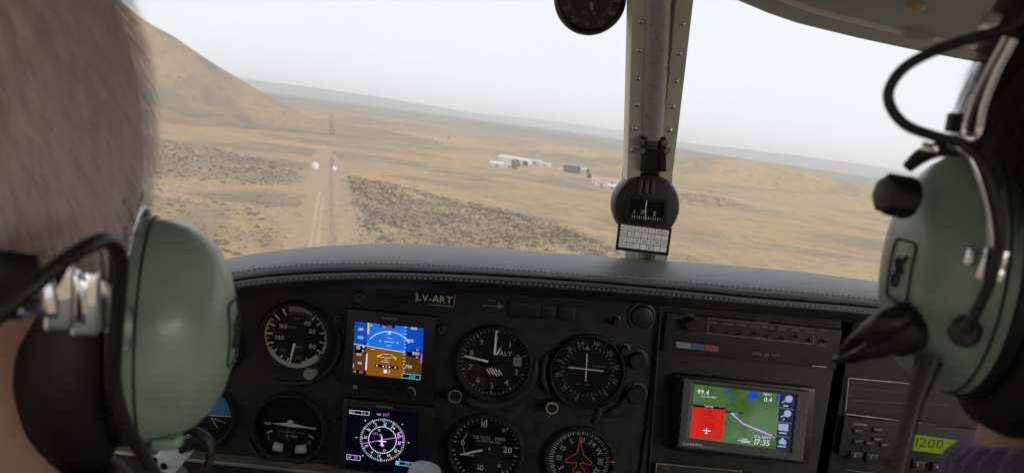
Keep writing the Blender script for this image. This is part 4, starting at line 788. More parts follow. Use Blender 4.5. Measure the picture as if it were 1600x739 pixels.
# audio selector panel
t = Thing('audio_panel', 'black audio selector panel with a row of tiny toggle switches', 'audio panel', P(1170, 530, YP)); aplate(t, 'face', 1043, 488, 1306, 577, YP - .010, .006, 'panel_black', bevel=.001)
YA = YP - .0103; fr = [(1107, 497), (1272, 514.5), (1271, 537.5), (1106, 520.5)]
d = Draw(YA); d.line(fr + [fr[0]], .9); 
for k, s in enumerate(('TEL', 'COM1', 'COM2', 'NAV1', 'NAV2', 'ADF', 'DME', 'MKR')): d.text(1116 + k * 21.2, 503.6 + k * 2.05, s, 4.2)
d.text(1191, 503.5, 'SPEAKER', 3.6); d.text(1188, 528.5, 'PHONE', 3.6); d.text(1058, 496, 'COM1', 3.6); d.text(1078, 492, 'COM2', 3.6); d.text(1090, 498, 'EXT', 3.6); d.text(1287, 515, 'AUTO', 3.4); d.text(1285, 539.5, 'TEST', 3.4); t.part('lettering', d, 'print_dim')
for k in range(9):
    x, y = (1116 + k * 21.2, 512.8 + k * 2.05 + (3 if k % 3 else 0)) if k < 8 else (1286, 531); c0 = P(x, y, YA); g = Geo(); g.tube([c0, c0 + Vector((0, -.006, -.002))], [.0016, .0009], 8); t.part('toggle_switch', g, 'steel', smooth=50)
d = Draw(YA); d.quad((1057, 533.5), (1080, 536), (1079.5, 545), (1056.5, 542.6)); t.part('colour_tab', d, 'print_dim'); d = Draw(YA); d.quad((1080.5, 536), (1101, 538.2), (1100.5, 547.2), (1080, 545)); t.part('colour_tab', d, 'print_blue'); d = Draw(YA); d.quad((1102, 538.4), (1123, 540.6), (1122.5, 549.6), (1101.5, 547.3)); t.part('colour_tab', d, 'print_rust')
d = Draw(YA); d.text(1197, 554, 'AMA 20 TSO', 5); t.part('plate_print', d, 'print_dim')
g = Geo(); a, b_ = P(1268, 571, YP - .0115), P(1291, 573, YP - .0115); g.tube([a, b_], .0009, 6); t.part('release_bar', g, 'steel')
c0 = P(1078, 505, YA); g = Geo(); g.lathe(c0, (0, -1, 0), [(.0075, 0), (.007, .012), (.006, .013), (.001, .013)], 24); t.part('selector_knob', g, 'plastic_matte', smooth=35)

# portable map display
t = Thing('map_display', 'grey cased map display showing green terrain with a red warning square', 'map display', P(1160, 660, YP))
def gq(q_, Y): return [P(*p, Y) for p in q_]
out = [(1067, 589), (1265, 610), (1254, 722), (1058, 699)]; scq = [(1085.5, 599.9), (1242, 618), (1232.6, 704.2), (1076.8, 683.6)]; inr = [(1080, 595), (1247, 614), (1237.5, 709), (1071.5, 688)]
g = Geo(); g.prism(gq([(1056, 584), (1276, 607), (1266, 728), (1050, 704)], YP - .014), (0, .0095, 0)); t.part('cradle', g, 'plastic_black', bevel=.004, smooth=35)
YG = YP - .030; n4 = range(4); g = Geo()
g.add(gq(out, YP - .015) + gq(out, YG + .004) + gq([(1069.5, 591.5), (1262, 612), (1251.5, 719), (1061, 696.5)], YG) + gq(inr, YG) + gq(scq, YG + .003), [(i + 4 * k, (i + 1) % 4 + 4 * k, (i + 1) % 4 + 4 * k + 4, i + 4 * k + 4) for k in range(4) for i in n4]); cs = t.part('case', g, 'gps_case', smooth=20)
YS = YG + .0028; mt = bpy.data.materials.new('e_terrain'); mt.use_nodes = True; n = mt.node_tree.nodes; l = mt.node_tree.links; n.clear(); o = n.new('ShaderNodeOutputMaterial'); e = n.new('ShaderNodeEmission'); e.inputs['Strength'].default_value = 2.0 ** -scene.view_settings.exposure; tc = n.new('ShaderNodeTexCoord'); tx = n.new('ShaderNodeTexNoise'); tx.inputs['Scale'].default_value = 22; tx.inputs['Detail'].default_value = 5
rp = n.new('ShaderNodeValToRGB'); ce = rp.color_ramp.elements; ce[0].position = .38; ce[0].color = (*s2l((62, 92, 28)), 1); ce[1].position = .62; ce[1].color = (*s2l((88, 118, 84)), 1); l.new(tc.outputs['Object'], tx.inputs['Vector']); l.new(tx.outputs['Fac'], rp.inputs['Fac']); l.new(rp.outputs[0], e.inputs['Color']); l.new(e.outputs[0], o.inputs['Surface']); MATS['e_terrain'] = mt
g = Geo(); g.poly(gq(scq, YS)); scr = t.part('screen', g, mt)
def sp(X, Y): return (1040 + X / 4.62, 570 + Y / 4.62)                                   # close-up coordinates of this display
def layer(name, material, k, fn): d = Draw(YS - .0002 * k); fn(d); t.part(name, d, material, under=scr)
layer('warning_field', 'e_red', 1, lambda d: d.quad(sp(197, 300), sp(428, 322), sp(408, 545), sp(174, 518)))
random.seed(4); layer('terrain_dots', 'e_darkred', 2, lambda d: [d.crect(*sp(random.gauss(310, 28), random.uniform(320, 450)), 1.2, .8) for _ in range(120)])
layer('title_bar', 'e_black', 2, lambda d: d.quad(sp(197, 284), sp(430, 308), sp(428, 322), sp(197, 300)))
layer('lake', 'e_blue', 1, lambda d: (d.quad(sp(590, 250), sp(585, 225), sp(620, 186), sp(660, 190), sp(670, 230), sp(640, 250)), d.quad(sp(460, 240), sp(470, 222), sp(500, 220), sp(508, 240), sp(490, 248)), d.quad(sp(420, 195), sp(430, 178), sp(455, 185), sp(448, 203)), d.quad(sp(800, 215), sp(818, 215), sp(815, 270), sp(800, 255))))
layer('route_line', 'e_mag', 2, lambda d: d.line([sp(470, 345), sp(560, 425), sp(790, 525)], 1.6)); layer('route_edge', 'e_white', 3, lambda d: d.line([sp(480, 352), sp(560, 420), sp(770, 508)], .7))
layer('waypoint_box', 'e_tab', 2, lambda d: d.quad(sp(430, 325), sp(562, 342), sp(562, 358), sp(428, 342)))
layer('tab', 'e_tab', 1, lambda d: [d.quad(sp(828 - k * 9, 208 + k * 102), sp(935 - k * 11, 222 + k * 102), sp(926 - k * 11, 318 + k * 101), sp(820 - k * 9, 303 + k * 101)) for k in range(4)])
layer('tab_icon', 'e_icon', 2, lambda d: (d.arc(P(*sp(890, 245), YS - .0004), 0, .0042, 0, 360, 20), d.line([sp(870, 256), sp(838, 272)], 2), d.arc(P(*sp(880, 350), YS - .0004), 0, .0042, 0, 360, 20), d.line([sp(860, 360), sp(830, 376)], 2), d.quad(sp(815, 422), sp(888, 428), sp(884, 478), sp(812, 468)), d.quad(sp(815, 548), sp(845, 522), sp(872, 552), sp(868, 575), sp(820, 568)), d.crect(*sp(866, 294), 8, 2.4), d.crect(*sp(852, 392), 3, 2.4), d.crect(*sp(846, 490), 12, 2.4), d.crect(*sp(838, 586), 13, 2.4)))
layer('readout_print', 'e_white', 3, lambda d: (d.text(*sp(272, 195), '99.4', 7.2), d.text(*sp(310, 230), 'TRK OF NAV', 2.8), d.text(*sp(740, 250), '0.4', 7), d.text(*sp(737, 212), 'NEXT', 3.4), d.text(*sp(697, 558), '17:35', 9), d.text(*sp(700, 520), 'ETA NEXT', 3.6), d.text(*sp(312, 298), 'Terrain', 3.2), d.line([sp(268, 470), sp(325, 476)], 1.2), d.line([sp(296, 455), sp(293, 495)], 1.4), d.line([sp(284, 490), sp(304, 493)], 1), d.line([sp(522, 540), sp(615, 550)], .8), d.line([sp(545, 552), sp(605, 558)], 1.2), d.line([sp(548, 530), sp(590, 536)], .9)))
layer('aircraft_mark', 'e_icon', 4, lambda d: (d.line([sp(465, 352), sp(525, 345)], 1.2), d.line([sp(478, 338), sp(505, 372)], 1.4)))
d = Draw(YG - .0002); d.text(*sp(190, 572), 'GARMIN', 4.4, wide=1.25, sp=.16); t.part('maker_print', d, 'print_white', under=cs); d = Draw(YG - .0002); d.text(*sp(300, 594), 'AERA 500', 2.6); t.part('model_print', d, 'print_grey', under=cs)

# radios right of the map display
t = Thing('blank_radio_bay', 'empty dark radio bay framed by thin bright edges', 'radio bay', P(1400, 620, YP)); aplate(t, 'back', 1326, 590, 1480, 655, YP - .0045, .0003, 'plastic_black', bevel=0)
g = Geo(); g.tube([P(1327, 590, YP - .007), P(1500, 606, YP - .007)], .0008, 6); t.part('edge_strip', g, 'steel'); g = Geo(); g.tube([P(1326, 590, YP - .007), P(1321, 642, YP - .007)], .0008, 6); t.part('edge_strip', g, 'trim_alu'); g = Geo(); g.tube([P(1321, 646, YP - .007), P(1500, 668, YP - .007)], .0009, 6); t.part('edge_strip', g, 'steel')
d = Draw(YP - .0052); d.line([(1330, 607), (1420, 612), (1470, 612)], 1.2); d.line([(1330, 625), (1480, 632)], 3); t.part('bay_shelf', d, 'ring_dark')
t = Thing('transponder', 'black transponder with a lime display reading 1200', 'transponder', P(1420, 695, YP)); fc = aplate(t, 'face', 1320, 651, 1560, 735, YP - .012, .008, 'panel_black')
YT = YP - .0123; d = Draw(YT); d.quad((1414, 676), (1500, 688), (1497, 712), (1410, 701)); lc = t.part('screen', d, 'e_lcd'); d = Draw(YT - .0003); d.text(1453, 692, '1200', 15, wide=1.15, sp=.16); t.part('screen_digits', d, 'ink', under=lc)
for k, (x, y) in enumerate(((1336, 711), (1361, 714), (1410, 721), (1434, 725), (1464, 729), (1490, 732))):
    c0 = P(x, y, YT); g = Geo(); g.box(c0, (.007, .003, .0055)); b_ = t.part('button', g, 'plastic_black', bevel=.001, smooth=35); d = Draw(YT - .0033); d.text(x, y, str(k), 5.5); t.part('button_print', d, 'print_grey', under=b_)
for k, (x, y) in enumerate(((1340, 673), (1340, 689), (1371, 671), (1371, 686), (1358, 692), (1382, 695))):
    c0 = P(x, y, YT); g = Geo(); g.box(c0, (.0055, .002, .0028)); b_ = t.part('button', g, 'plastic_black', bevel=.0008, smooth=35); d = Draw(YT - .0023); d.text(x, y, ('IDT', 'ALT', 'FUNC', 'CRSR', 'ON', 'OFF')[k], 2.6); t.part('button_print', d, 'print_grey', under=b_)
d = Draw(YT); d.text(1344, 662.5, 'GARMIN', 3.4, wide=1.2); t.part('maker_print', d, 'print_grey', under=fc)
g = Geo(); g.tube([P(1320, 733, YP - .010), P(1480, 752, YP - .010)], .0008, 6); t.part('edge_strip', g, 'steel')
t = Thing('lower_radio', 'black radio unit below the map display with a thin bright top edge', 'radio', P(1140, 745, YP)); aplate(t, 'face', 1024, 725, 1262, 800, YP - .010, .006, 'panel_black'); g = Geo(); g.tube([P(1026, 723.5, YP - .011), P(1160, 736, YP - .011)], .0008, 6); t.part('edge_strip', g, 'trim_alu'); g = Geo(); g.tube([P(1026, 723.5, YP - .011), P(1024, 745, YP - .011)], .0008, 6); t.part('edge_strip', g, 'trim_alu'); d = Draw(YP - .0103); d.text(1040, 731, 'COM', 3); t.part('lettering', d, 'print_dim')
# dark knobs and a round vent between the gauges and the stack
for lb, px, py, r in (('small dark push knob in the upper panel corner near the course indicator', 962, 500, 6), ('round dark fitting under the glareshield beside the audio panel', 1003, 494, 17), ('dark knob level with the course indicator rim', 995, 561, 13), ('dark oval bezel knob below the course indicator rim', 993, 614, 14), ('small dark screw knob above the course indicator', 975, 545, 7)):
    t = Thing('panel_knob', lb, 'knob', P(px, py, YP)); k = knob(t, px, py, r, .012 if r < 15 else .006, 'plastic_black', 'cap'); c0 = P(px, py, YP); rm = r * c0.length / FPX
    g = Geo(); g.lathe(c0, (0, -1, 0), [(rm * 1.3, 0), (rm * 1.28, .002), (rm * 1.08, .0024), (rm * 1.08, 0)], 28, cap0=False, cap1=False); t.part('collar', g, 'ring_dark', smooth=40)
# pilot's control yoke
t = Thing('control_yoke', 'pilot control yoke with pale grey grips and a perforated metal plate', 'yoke', P(465, 900, .70)); cx = P(465, 900, .68)
g = Geo(); g.tube([Vector((cx.x, .66, cx.z)), Vector((cx.x, YP + .02, cx.z))], .014, 14); t.part('shaft', g, 'plastic_black', smooth=50)
hr = P(664, 733, .62); hl = P(268, 742, .62)
g = Geo(); g.tube(catmull([hl + Vector((.01, .03, -.09)), Vector((hl.x + .05, .66, cx.z)), Vector((cx.x, .655, cx.z + .005)), Vector((hr.x - .05, .66, cx.z)), hr + Vector((-.01, .03, -.09))], 8), .013, 12); t.part('crossbar', g, 'plastic_black', smooth=50)
g = Geo(); g.tube([hr + Vector((-.008, .025, -.10)), hr + Vector((-.004, .01, -.04)), hr + Vector((0, 0, -.008)), hr + Vector((.0005, -.001, .0005)), hr + Vector((.001, -.001, .0035))], [.013, .014, .0150, .0140, .010], 14); t.part('grip', g, 'grip_grey', smooth=60)
g = Geo(); g.tube([hl + Vector((.008, .025, -.10)), hl + Vector((.004, .01, -.04)), hl], [.013, .014, .013], 14); t.part('grip', g, 'plastic_black', smooth=60)
pl_ = [(228, 728), (258, 694), (300, 690), (306, 700), (262, 752), (226, 752)]; g = Geo(); g.prism([P(x, y, .60 + (y - 690) * -.0004) for x, y in pl_], (0, .004, 0)); pp_ = t.part('switch_plate', g, 'grip_grey', bevel=.0012, smooth=35)
for x, y in ((241, 719), (256, 728)):
    d = Draw(.582); c0 = P(x, y, .582); d.arc(c0, 0, .0030, 0, 360, 20); t.part('hole', d, 'dial', under=pp_)
g = Geo(); a = P(298, 690, .598); g.box(a, (.010, .006, .006), Matrix.Rotation(R(-25), 3, 'Y')); t.part('clip', g, 'plastic_black', bevel=.002, smooth=40); g = Geo(); g.tube([P(292, 680, .60), P(304, 689, .60)], .002, 8); t.part('clip_pin', g, 'steel', smooth=50)

# ================================================================== PEOPLE
def surface_nets(D, org, h):
    s = D < 0; nx, ny, nz = D.shape; c = s[:-1, :-1, :-1].astype(np.int8); cnt = c.copy()
    cor = [(i, j, k) for i in (0, 1) for j in (0, 1) for k in (0, 1)]
    cnt = sum(s[i:nx - 1 + i, j:ny - 1 + j, k:nz - 1 + k].astype(np.int8) for i, j, k in cor); act = (cnt > 0) & (cnt < 8)
    idx = np.argwhere(act); acc = np.zeros((len(idx), 3)); num = np.zeros(len(idx))
    V = {q: D[idx[:, 0] + q[0], idx[:, 1] + q[1], idx[:, 2] + q[2]] for q in cor}
    for a in cor:
        for ax in range(3):
            if a[ax]: continue
            b = list(a); b[ax] = 1; b = tuple(b); va, vb = V[a], V[b]; m = (va < 0) != (vb < 0); t = np.where(m, va / np.where(m, va - vb, 1), 0)
            p = np.array(a, float)[None, :].repeat(len(idx), 0); p[:, ax] += t; acc += p * m[:, None]; num += m
    vs = (idx + acc / num[:, None]) * h + np.array(org); ids = -np.ones(act.shape, np.int64); ids[act] = np.arange(len(idx)); fs = []
    for ax in range(3):
        o1, o2 = (ax + 1) % 3, (ax + 2) % 3; sl = [slice(1, -1)] * 3; sl[ax] = slice(0, -1); sh = list(sl); sh[ax] = slice(1, None)
        A, B = s[tuple(sl)], s[tuple(sh)]; e = np.argwhere(A != B); e2 = e.copy(); e2[:, o1] += 1; e2[:, o2] += 1; flip = A[e[:, 0], e[:, 1], e[:, 2]]
        def gid(d1, d2):
            q = e2.copy(); q[:, o1] -= d1; q[:, o2] -= d2; q = np.clip(q, 0, np.array(act.shape) - 1); return ids[q[:, 0], q[:, 1], q[:, 2]]
        q = np.stack([gid(1, 1), gid(0, 1), gid(0, 0), gid(1, 0)], 1); q[~flip] = q[~flip][:, ::-1]; fs.append(q[(q >= 0).all(1)])
    return vs, np.concatenate(fs)
class Field:
    def __init__(s, lo, hi, h):
        s.h = h; s.lo = np.array(lo, float); s.n = np.ceil((np.array(hi) - s.lo) / h).astype(int) + 1; s.D = np.full(s.n, 0.3, np.float32)
    def sub(s, c0, c1, m):
        a = np.clip(np.floor((np.array(c0) - m - s.lo) / s.h).astype(int), 0, s.n - 1); b = np.clip(np.ceil((np.array(c1) + m - s.lo) / s.h).astype(int) + 1, 1, s.n)
        if (b <= a).any(): return None
        g = np.meshgrid(*[s.lo[i] + s.h * np.arange(a[i], b[i]) for i in range(3)], indexing='ij'); return tuple(slice(a[i], b[i]) for i in range(3)), np.stack(g, -1)
    def blend(s, sl, d, k, cut=False):
        A = s.D[sl]
        if cut: d = -d; h_ = np.clip(.5 - .5 * (A - d) / k, 0, 1); s.D[sl] = A * (1 - h_) + d * h_ + k * h_ * (1 - h_)
        else: h_ = np.clip(.5 + .5 * (A - d) / k, 0, 1); s.D[sl] = A * (1 - h_) + d * h_ - k * h_ * (1 - h_)
    def cap(s, a, b, ra, rb, k=.02, cut=False):
        a, b = np.array(a, float), np.array(b, float); r = s.sub(np.minimum(a, b), np.maximum(a, b), max(ra, rb) + 2.5 * k + .02)
        if r is None: return
        sl, X = r; ba = b - a; t = np.clip(((X - a) @ ba) / max(1e-9, ba @ ba), 0, 1); s.blend(sl, np.linalg.norm(X - a - t[..., None] * ba, axis=-1) - (ra + (rb - ra) * t), k, cut)
    def ell(s, c, rad, Rm=None, k=.02, cut=False):
        c = np.array(c, float); rad = np.array(rad, float); r = s.sub(c, c, rad.max() + 2.5 * k + .02)
        if r is None: return
        sl, X = r; q = X - c
        if Rm is not None: q = q @ np.array(Rm)
        k0 = np.linalg.norm(q / rad, axis=-1); k1 = np.linalg.norm(q / rad ** 2, axis=-1) + 1e-9; s.blend(sl, k0 * (k0 - 1) / k1, k, cut)
def np_mesh(name, vs, fs, material, thing, under=None, label=None, kind=None):
    me = bpy.data.meshes.new(name); me.from_pydata((vs - np.array(thing.o)).tolist(), [], fs.tolist()); me.update(); me.polygons.foreach_set('use_smooth', [True] * len(me.polygons)); me.materials.append(MATS[material])
    ob = bpy.data.objects.new(name, me); COL.objects.link(ob); ob.parent = under or thing.e; tag(ob, label, None, None, kind); return ob
def hair_mat(name, c0, c1, rough=0.45):
    m = bpy.data.materials.new(name); m.use_nodes = True; n = m.node_tree.nodes; l = m.node_tree.links; b = n['Principled BSDF']; b.inputs['Roughness'].default_value = rough; b.inputs['Specular IOR Level'].default_value = 0.35
    ge = n.new('ShaderNodeNewGeometry'); rp = n.new('ShaderNodeValToRGB'); e = rp.color_ramp.elements; e[0].color = (*c0, 1); e[1].color = (*c1, 1); l.new(ge.outputs['Random Per Island'], rp.inputs['Fac']); l.new(rp.outputs[0], b.inputs['Base Color']); tr = n.new('ShaderNodeBsdfTranslucent'); ms = n.new('ShaderNodeMixShader'); ms.inputs[0].default_value = 0.4; l.new(rp.outputs[0], tr.inputs['Color']); l.new(b.outputs[0], ms.inputs[1]); l.new(tr.outputs[0], ms.inputs[2]); l.new(ms.outputs[0], n['Material Output'].inputs['Surface']); MATS[name] = m
def skin_mat(name, c):
    m = mat(name, c, 0.5, var=0.12, vscale=60, bump=0.25, bscale=700, spec=0.4); b = m.node_tree.nodes['Principled BSDF']; b.inputs['Subsurface Weight'].default_value = 0.12; b.inputs['Subsurface Radius'].default_value = (.8, .3, .2); b.inputs['Subsurface Scale'].default_value = 0.006
skin_mat('skin_pale', (0.46, 0.27, 0.20)); skin_mat('skin_tan', (0.42, 0.235, 0.165))
hair_mat('hair_grey', (0.66, 0.55, 0.50), (0.97, 0.92, 0.90)); hair_mat('hair_dark', (0.010, 0.007, 0.005), (0.04, 0.027, 0.02), 0.6)
mat('scalp_grey', (0.80, 0.70, 0.65), 0.8, var=0.22, vscale=170, stretch=(1, 1, .12), spec=0.2); mat('scalp_dark', (0.02, 0.014, 0.011), 0.95, spec=0.05)
mat('sweater_purple', (0.095, 0.065, 0.155), 0.9, var=0.2, vscale=120, bump=0.6, bscale=600, sheen=0.3); mat('shirt_plaid', (0.11, 0.085, 0.11), 0.9, var=0.3, vscale=60, bump=0.4, bscale=700); mat('shirt_red', (0.16, 0.035, 0.045), 0.9, var=0.3, vscale=90); mat('trousers', (0.03, 0.035, 0.05), 0.9, bump=0.3, bscale=500)
mat('iris_dark', (0.03, 0.02, 0.015), 0.2); mat('eye_white', (0.75, 0.72, 0.68), 0.3); mat('lip', (0.36, 0.15, 0.12), 0.5)

def person(label, E, yaw, skin, hair, scalp, cloth, strands, hand_l, hand_r, hlen, seed, lean=0.0, bush=None, nape=-.06, shift=(0, 0, 0), hz0=0.0, bz=0.0, rootz=-.10):
    E = Vector(E); Rm = Matrix.Rotation(yaw, 3, 'Z') @ Matrix.Rotation(lean, 3, 'X'); L = lambda x, y, z: E + Rm @ Vector((x, y, z)); S_ = Vector(shift); B = lambda x, y, z: E + S_ + Vector((x, y, z))
    T = Thing('person', label, 'person', (E.x, E.y - .05, E.z - .80)); RmN = np.array(Rm)
    def head(f, face=True):
        f.ell(L(0, -.008, .048), (.0765, .097, .083), RmN, .01); f.ell(L(0, .030, -.02), (.060, .066, .085), RmN, .03); f.cap(L(0, .06, -.085), L(0, .055, -.075), .026, .03, .03)
        for s_ in (-1, 1):
            f.cap(L(s_ * .052, .0, -.045), L(s_ * .02, .06, -.085), .02, .02, .025); f.ell(L(s_ * .036, .083, .005), (.022, .016, .014), RmN, .012, True); f.ell(L(s_ * .034, .075, .004), (.013, .013, .013), RmN, .004)
            f.ell(L(s_ * .078, -.005, .0), (.009, .018, .031), RmN, .006); f.cap(L(s_ * .012, .094, .024), L(s_ * .05, .075, .022), .008, .006, .012); f.ell(L(s_ * .042, .07, -.022), (.018, .018, .016), RmN, .02)
        f.cap(L(0, .094, .018), L(0, .113, -.022), .008, .012, .012); f.cap(L(-.011, .102, -.027), L(.011, .102, -.027), .007, .007, .008); f.cap(L(-.017, .093, -.052), L(.017, .093, -.052), .006, .006, .006); f.cap(L(-.015, .091, -.064), L(.015, .091, -.064), .007, .007, .006)
        f.cap(L(0, -.022, -.05), B(0, -.055, -.155), .059, .062, .03); f.cap(B(0, -.05, -.13), B(0, -.055, -.2), .064, .085, .04)
    sh = [B(s_ * .18, -.045, -.235) for s_ in (-1, 1)]; hp = [B(s_ * .09, -.05, -.66) for s_ in (-1, 1)]; kn = [B(s_ * .13, .40, -.64) for s_ in (-1, 1)]; an = [B(s_ * .12, .52, -.955 - E.z - .0 + E.z) for s_ in (-1, 1)]
    floor = -1.045
    for i in (0, 1): an[i].z = floor + .07
    hands = [Vector(hand_l), Vector(hand_r)]; el = []
    for i, s_ in enumerate((-1, 1)):
        m_ = (sh[i] + hands[i]) / 2; el.append(m_ + Vector((s_ * .045, -.03, -.13)))
    def torso(f, o=0.0):
        f.ell(B(0, -.05, -.33), (.165 + o, .105 + o, .16 + o), None, .05); f.ell(B(0, -.035, -.50), (.15 + o, .11 + o, .15 + o), None, .06); f.ell(B(0, -.045, -.64), (.16 + o, .11 + o, .10 + o), None, .05); f.cap(sh[0], sh[1], .062 + o, .062 + o, .06)
        f.cap(B(0, -.06, -.17), B(0, -.06, -.24), .07 + o, .10 + o, .05)
        for i in (0, 1): f.cap(sh[i], el[i], .055 + o, .044 + o, .04); f.cap(el[i], el[i].lerp(hands[i], .86), .044 + o, .032 + o, .02)
    def legs(f, o=0.0):
        for i in (0, 1): f.cap(hp[i], kn[i], .082 + o, .058 + o, .04); f.cap(kn[i], an[i], .056 + o, .040 + o, .02)
    lo = np.array([E.x - .36, E.y - .20, -1.06]); hi = np.array([E.x + .36, E.y + .68, E.z + .16]); f = Field(lo, hi, .0075); head(f); torso(f); legs(f)
    for i, s_ in enumerate((-1, 1)):
        f.cap(an[i] + Vector((0, -.03, -.03)), an[i] + Vector((0, .15, -.045)), .035, .032, .03); hnd = hands[i]; u = (hnd - el[i]).normalized(); f.cap(el[i].lerp(hnd, .8), hnd, .030, .026, .015)
        up_ = Vector((0, 0, 1)); w = u.cross(up_).normalized() * -s_; f.ell(hnd + u * .035, (.026, .045, .040), None, .012)
        for q in range(4):
            z = .030 - .020 * q; p0 = hnd + u * .06 + Vector((0, 0, z)); ln = (.040, .046, .042, .033)[q]; p1 = p0 + u * ln; p2 = p1 + w * .028 + u * .006; p3 = p2 + w * .016 - u * .02
            f.cap(p0, p1, .0095, .009, .004); f.cap(p1, p2, .009, .0085, .003); f.cap(p2, p3, .0085, .008, .003)
        t0 = hnd + u * .015 + w * .012 + Vector((0, 0, .035)); t1 = t0 + u * .035 + w * .025 + Vector((0, 0, .006)); f.cap(t0, t1, .011, .0095, .006); f.cap(t1, t1 + u * .025 + w * .006, .0095, .008, .003)
    vs, fs = surface_nets(f.D, f.lo, f.h); body = np_mesh('body', vs, fs, skin, T)
    f = Field(lo, hi, .010); torso(f, .014); f.cap(B(0, -.045, .0), B(0, -.055, -.185), .075, .073, .008, True); vs, fs = surface_nets(f.D, f.lo, f.h); top_ = np_mesh('sweater' if 'purple' in cloth else 'shirt', vs, fs, cloth, T)
    f = Field(lo, hi, .012); f.ell(B(0, -.045, -.66), (.175, .122, .105), None, .05); legs(f, .012); vs, fs = surface_nets(f.D, f.lo, f.h); np_mesh('trousers', vs, fs, 'trousers', T)
    for i in (0, 1):
        f = Field(an[i] - Vector((.09, .12, .10)), an[i] + Vector((.09, .24, .10)), .008); f.cap(an[i] + Vector((0, -.03, -.035)), an[i] + Vector((0, .16, -.045)), .043, .039, .02); f.cap(an[i], an[i] + Vector((0, -.01, .03)), .045, .046, .02); vs, fs = surface_nets(f.D, f.lo, f.h); vs[:, 2] = np.maximum(vs[:, 2], floor - .012); np_mesh('shoe', vs, fs, 'plastic_matte', T)
    for s_ in (-1, 1):
        g = Geo(); c = L(s_ * .034, .079, .004); g.lathe(c, Rm @ Vector((0, 1, 0)), [(.012 * math.cos(a), .012 * math.sin(a)) for a in (-.4, 0, .5, 1, 1.5)], 16); ey = T.part('eye', g, 'eye_white', smooth=60)
        g = Geo(); g.lathe(c + Rm @ Vector((0, .0118, 0)), Rm @ Vector((0, 1, 0)), [(.005, -.001), (.005, .0006), (.001, .0009)], 16); T.part('iris', g, 'iris_dark', under=ey, smooth=60)
    # hair: cap plus many fine strands combed down from the crown
    f = Field(np.array(E) - .15, np.array(E) + np.array([.15, .15, .16]), .005); f.ell(L(0, -.008, .048), np.array((.0765, .097, .083)) + .006, RmN, .01); f.ell(L(0, -.03, -.02), (.071, .075, .075), RmN, .03); f.cap(L(0, -.03, -.05), L(0, -.035, -.085), .060, .050, .02)
    if bush: f.ell(L(bush, -.005, .070 + bz), (.082, .100, .080 + bz), RmN, .03)
    g_ = np.stack(np.meshgrid(*[f.lo[i] + f.h * np.arange(f.n[i]) for i in range(3)], indexing='ij'), -1) - np.array(E); loc = g_ @ RmN
    hl_ = np.where(loc[..., 1] > .0, -.005 + (loc[..., 1]) * 1.15, -.005 + np.maximum(loc[..., 1], nape) * 1.35 + hz0); f.D = np.maximum(f.D, (hl_ - loc[..., 2]) * .65).astype(np.float32)
    vs, fs = surface_nets(f.D, f.lo, f.h); cap = np_mesh('hair', vs, fs, scalp, T)
    rng = np.random.default_rng(seed); a, b, c = vs[fs[:, 0]], vs[fs[:, 1]], vs[fs[:, 2]]; nrm = np.cross(b - a, c - a); ar = np.linalg.norm(nrm, axis=1); nrm /= ar[:, None] + 1e-12
    ctr = np.array(L(0, -.01, .02)); out = ((a - ctr) * nrm).sum(1); nrm *= np.sign(out)[:, None]; ok = ((a - np.array(E)) @ RmN)[:, 2] > rootz; pr = ar * ok; pr /= pr.sum()
    k = rng.choice(len(fs), strands, p=pr); u, w = rng.random((2, strands)); p = vs[fs[k, 0]] + u[:, None] * (vs[fs[k, 1]] - vs[fs[k, 0]]) + w[:, None] * (vs[fs[k, 3]] - vs[fs[k, 0]]); N = (p - ctr); N[:, 2] *= .75; N /= np.linalg.norm(N, axis=1)[:, None]
    flow = np.array(Rm @ Vector((0, .10, -1.0))); dirn = flow[None] + rng.normal(0, .11, (strands, 3)) + .14 * np.sin(p * 55 + seed)[:, [1, 2, 0]]; horiz = N * np.array([1, 1, 0]); dirn = dirn + horiz * np.clip(N[:, 2:3], 0, 1) * 1.4
    dirn -= (dirn * N).sum(1)[:, None] * N; dirn /= np.linalg.norm(dirn, axis=1)[:, None]; side = np.cross(N, dirn); ln = rng.uniform(.5, 1.1, strands)[:, None] * hlen; wd = rng.uniform(.00012, .00026, strands)[:, None]; lift = rng.uniform(.0005, .0032, strands)[:, None]; stray = (rng.random(strands) < .04)[:, None] * .004
    pts = []
    for t, l_ in ((0, -.3), (.35, .75), (.7, 1.0), (1.0, .9)):
        q = p + dirn * ln * t + N * (lift * l_ + stray * t) - N * (ln * t) ** 2 * 6.6; wt = wd * (1, 1, .8, .15)[int(t * 3.01)]; pts += [q - side * wt, q + side * wt]
    V = np.stack(pts, 1).reshape(-1, 3); base = np.arange(strands)[:, None] * 8; Fq = np.concatenate([base + np.array([[0, 1, 3, 2]]) + 2 * i for i in range(3)], 0); ob = np_mesh('hair_strands', V, Fq, hair, T, under=cap, kind='stuff')
    return T, L, Rm, body, top_, B
EL, YAWL = Vector((-.250, .300, -.103)), R(17)
ER, YAWR = Vector((.280, .300, -.038)), R(-9)
PL, LL, RL, bodyL, topL, BL = person('grey haired pilot seen from behind wearing a green headset', EL, YAWL, 'skin_pale', 'hair_grey', 'scalp_grey', 'shirt_plaid', 24000, P(268, 742, .62) + Vector((-.02, -.09, -.09)), P(664, 733, .62) + Vector((.015, -.09, -.12)), .022, 3, bush=.003, nape=-.034, hz0=.094, bz=.022, shift=(.020, .04, .0), rootz=.035)
PR, LR, RR, bodyR, topR, BR = person('dark haired copilot in a purple ribbed sweater wearing a green headset', ER, YAWR, 'skin_tan', 'hair_dark', 'scalp_dark', 'sweater_purple', 16000, (ER.x - .12, .60, -.60), (ER.x + .12, .60, -.60), .040, 5, bush=-.012, shift=(-.008, .05, -.004))
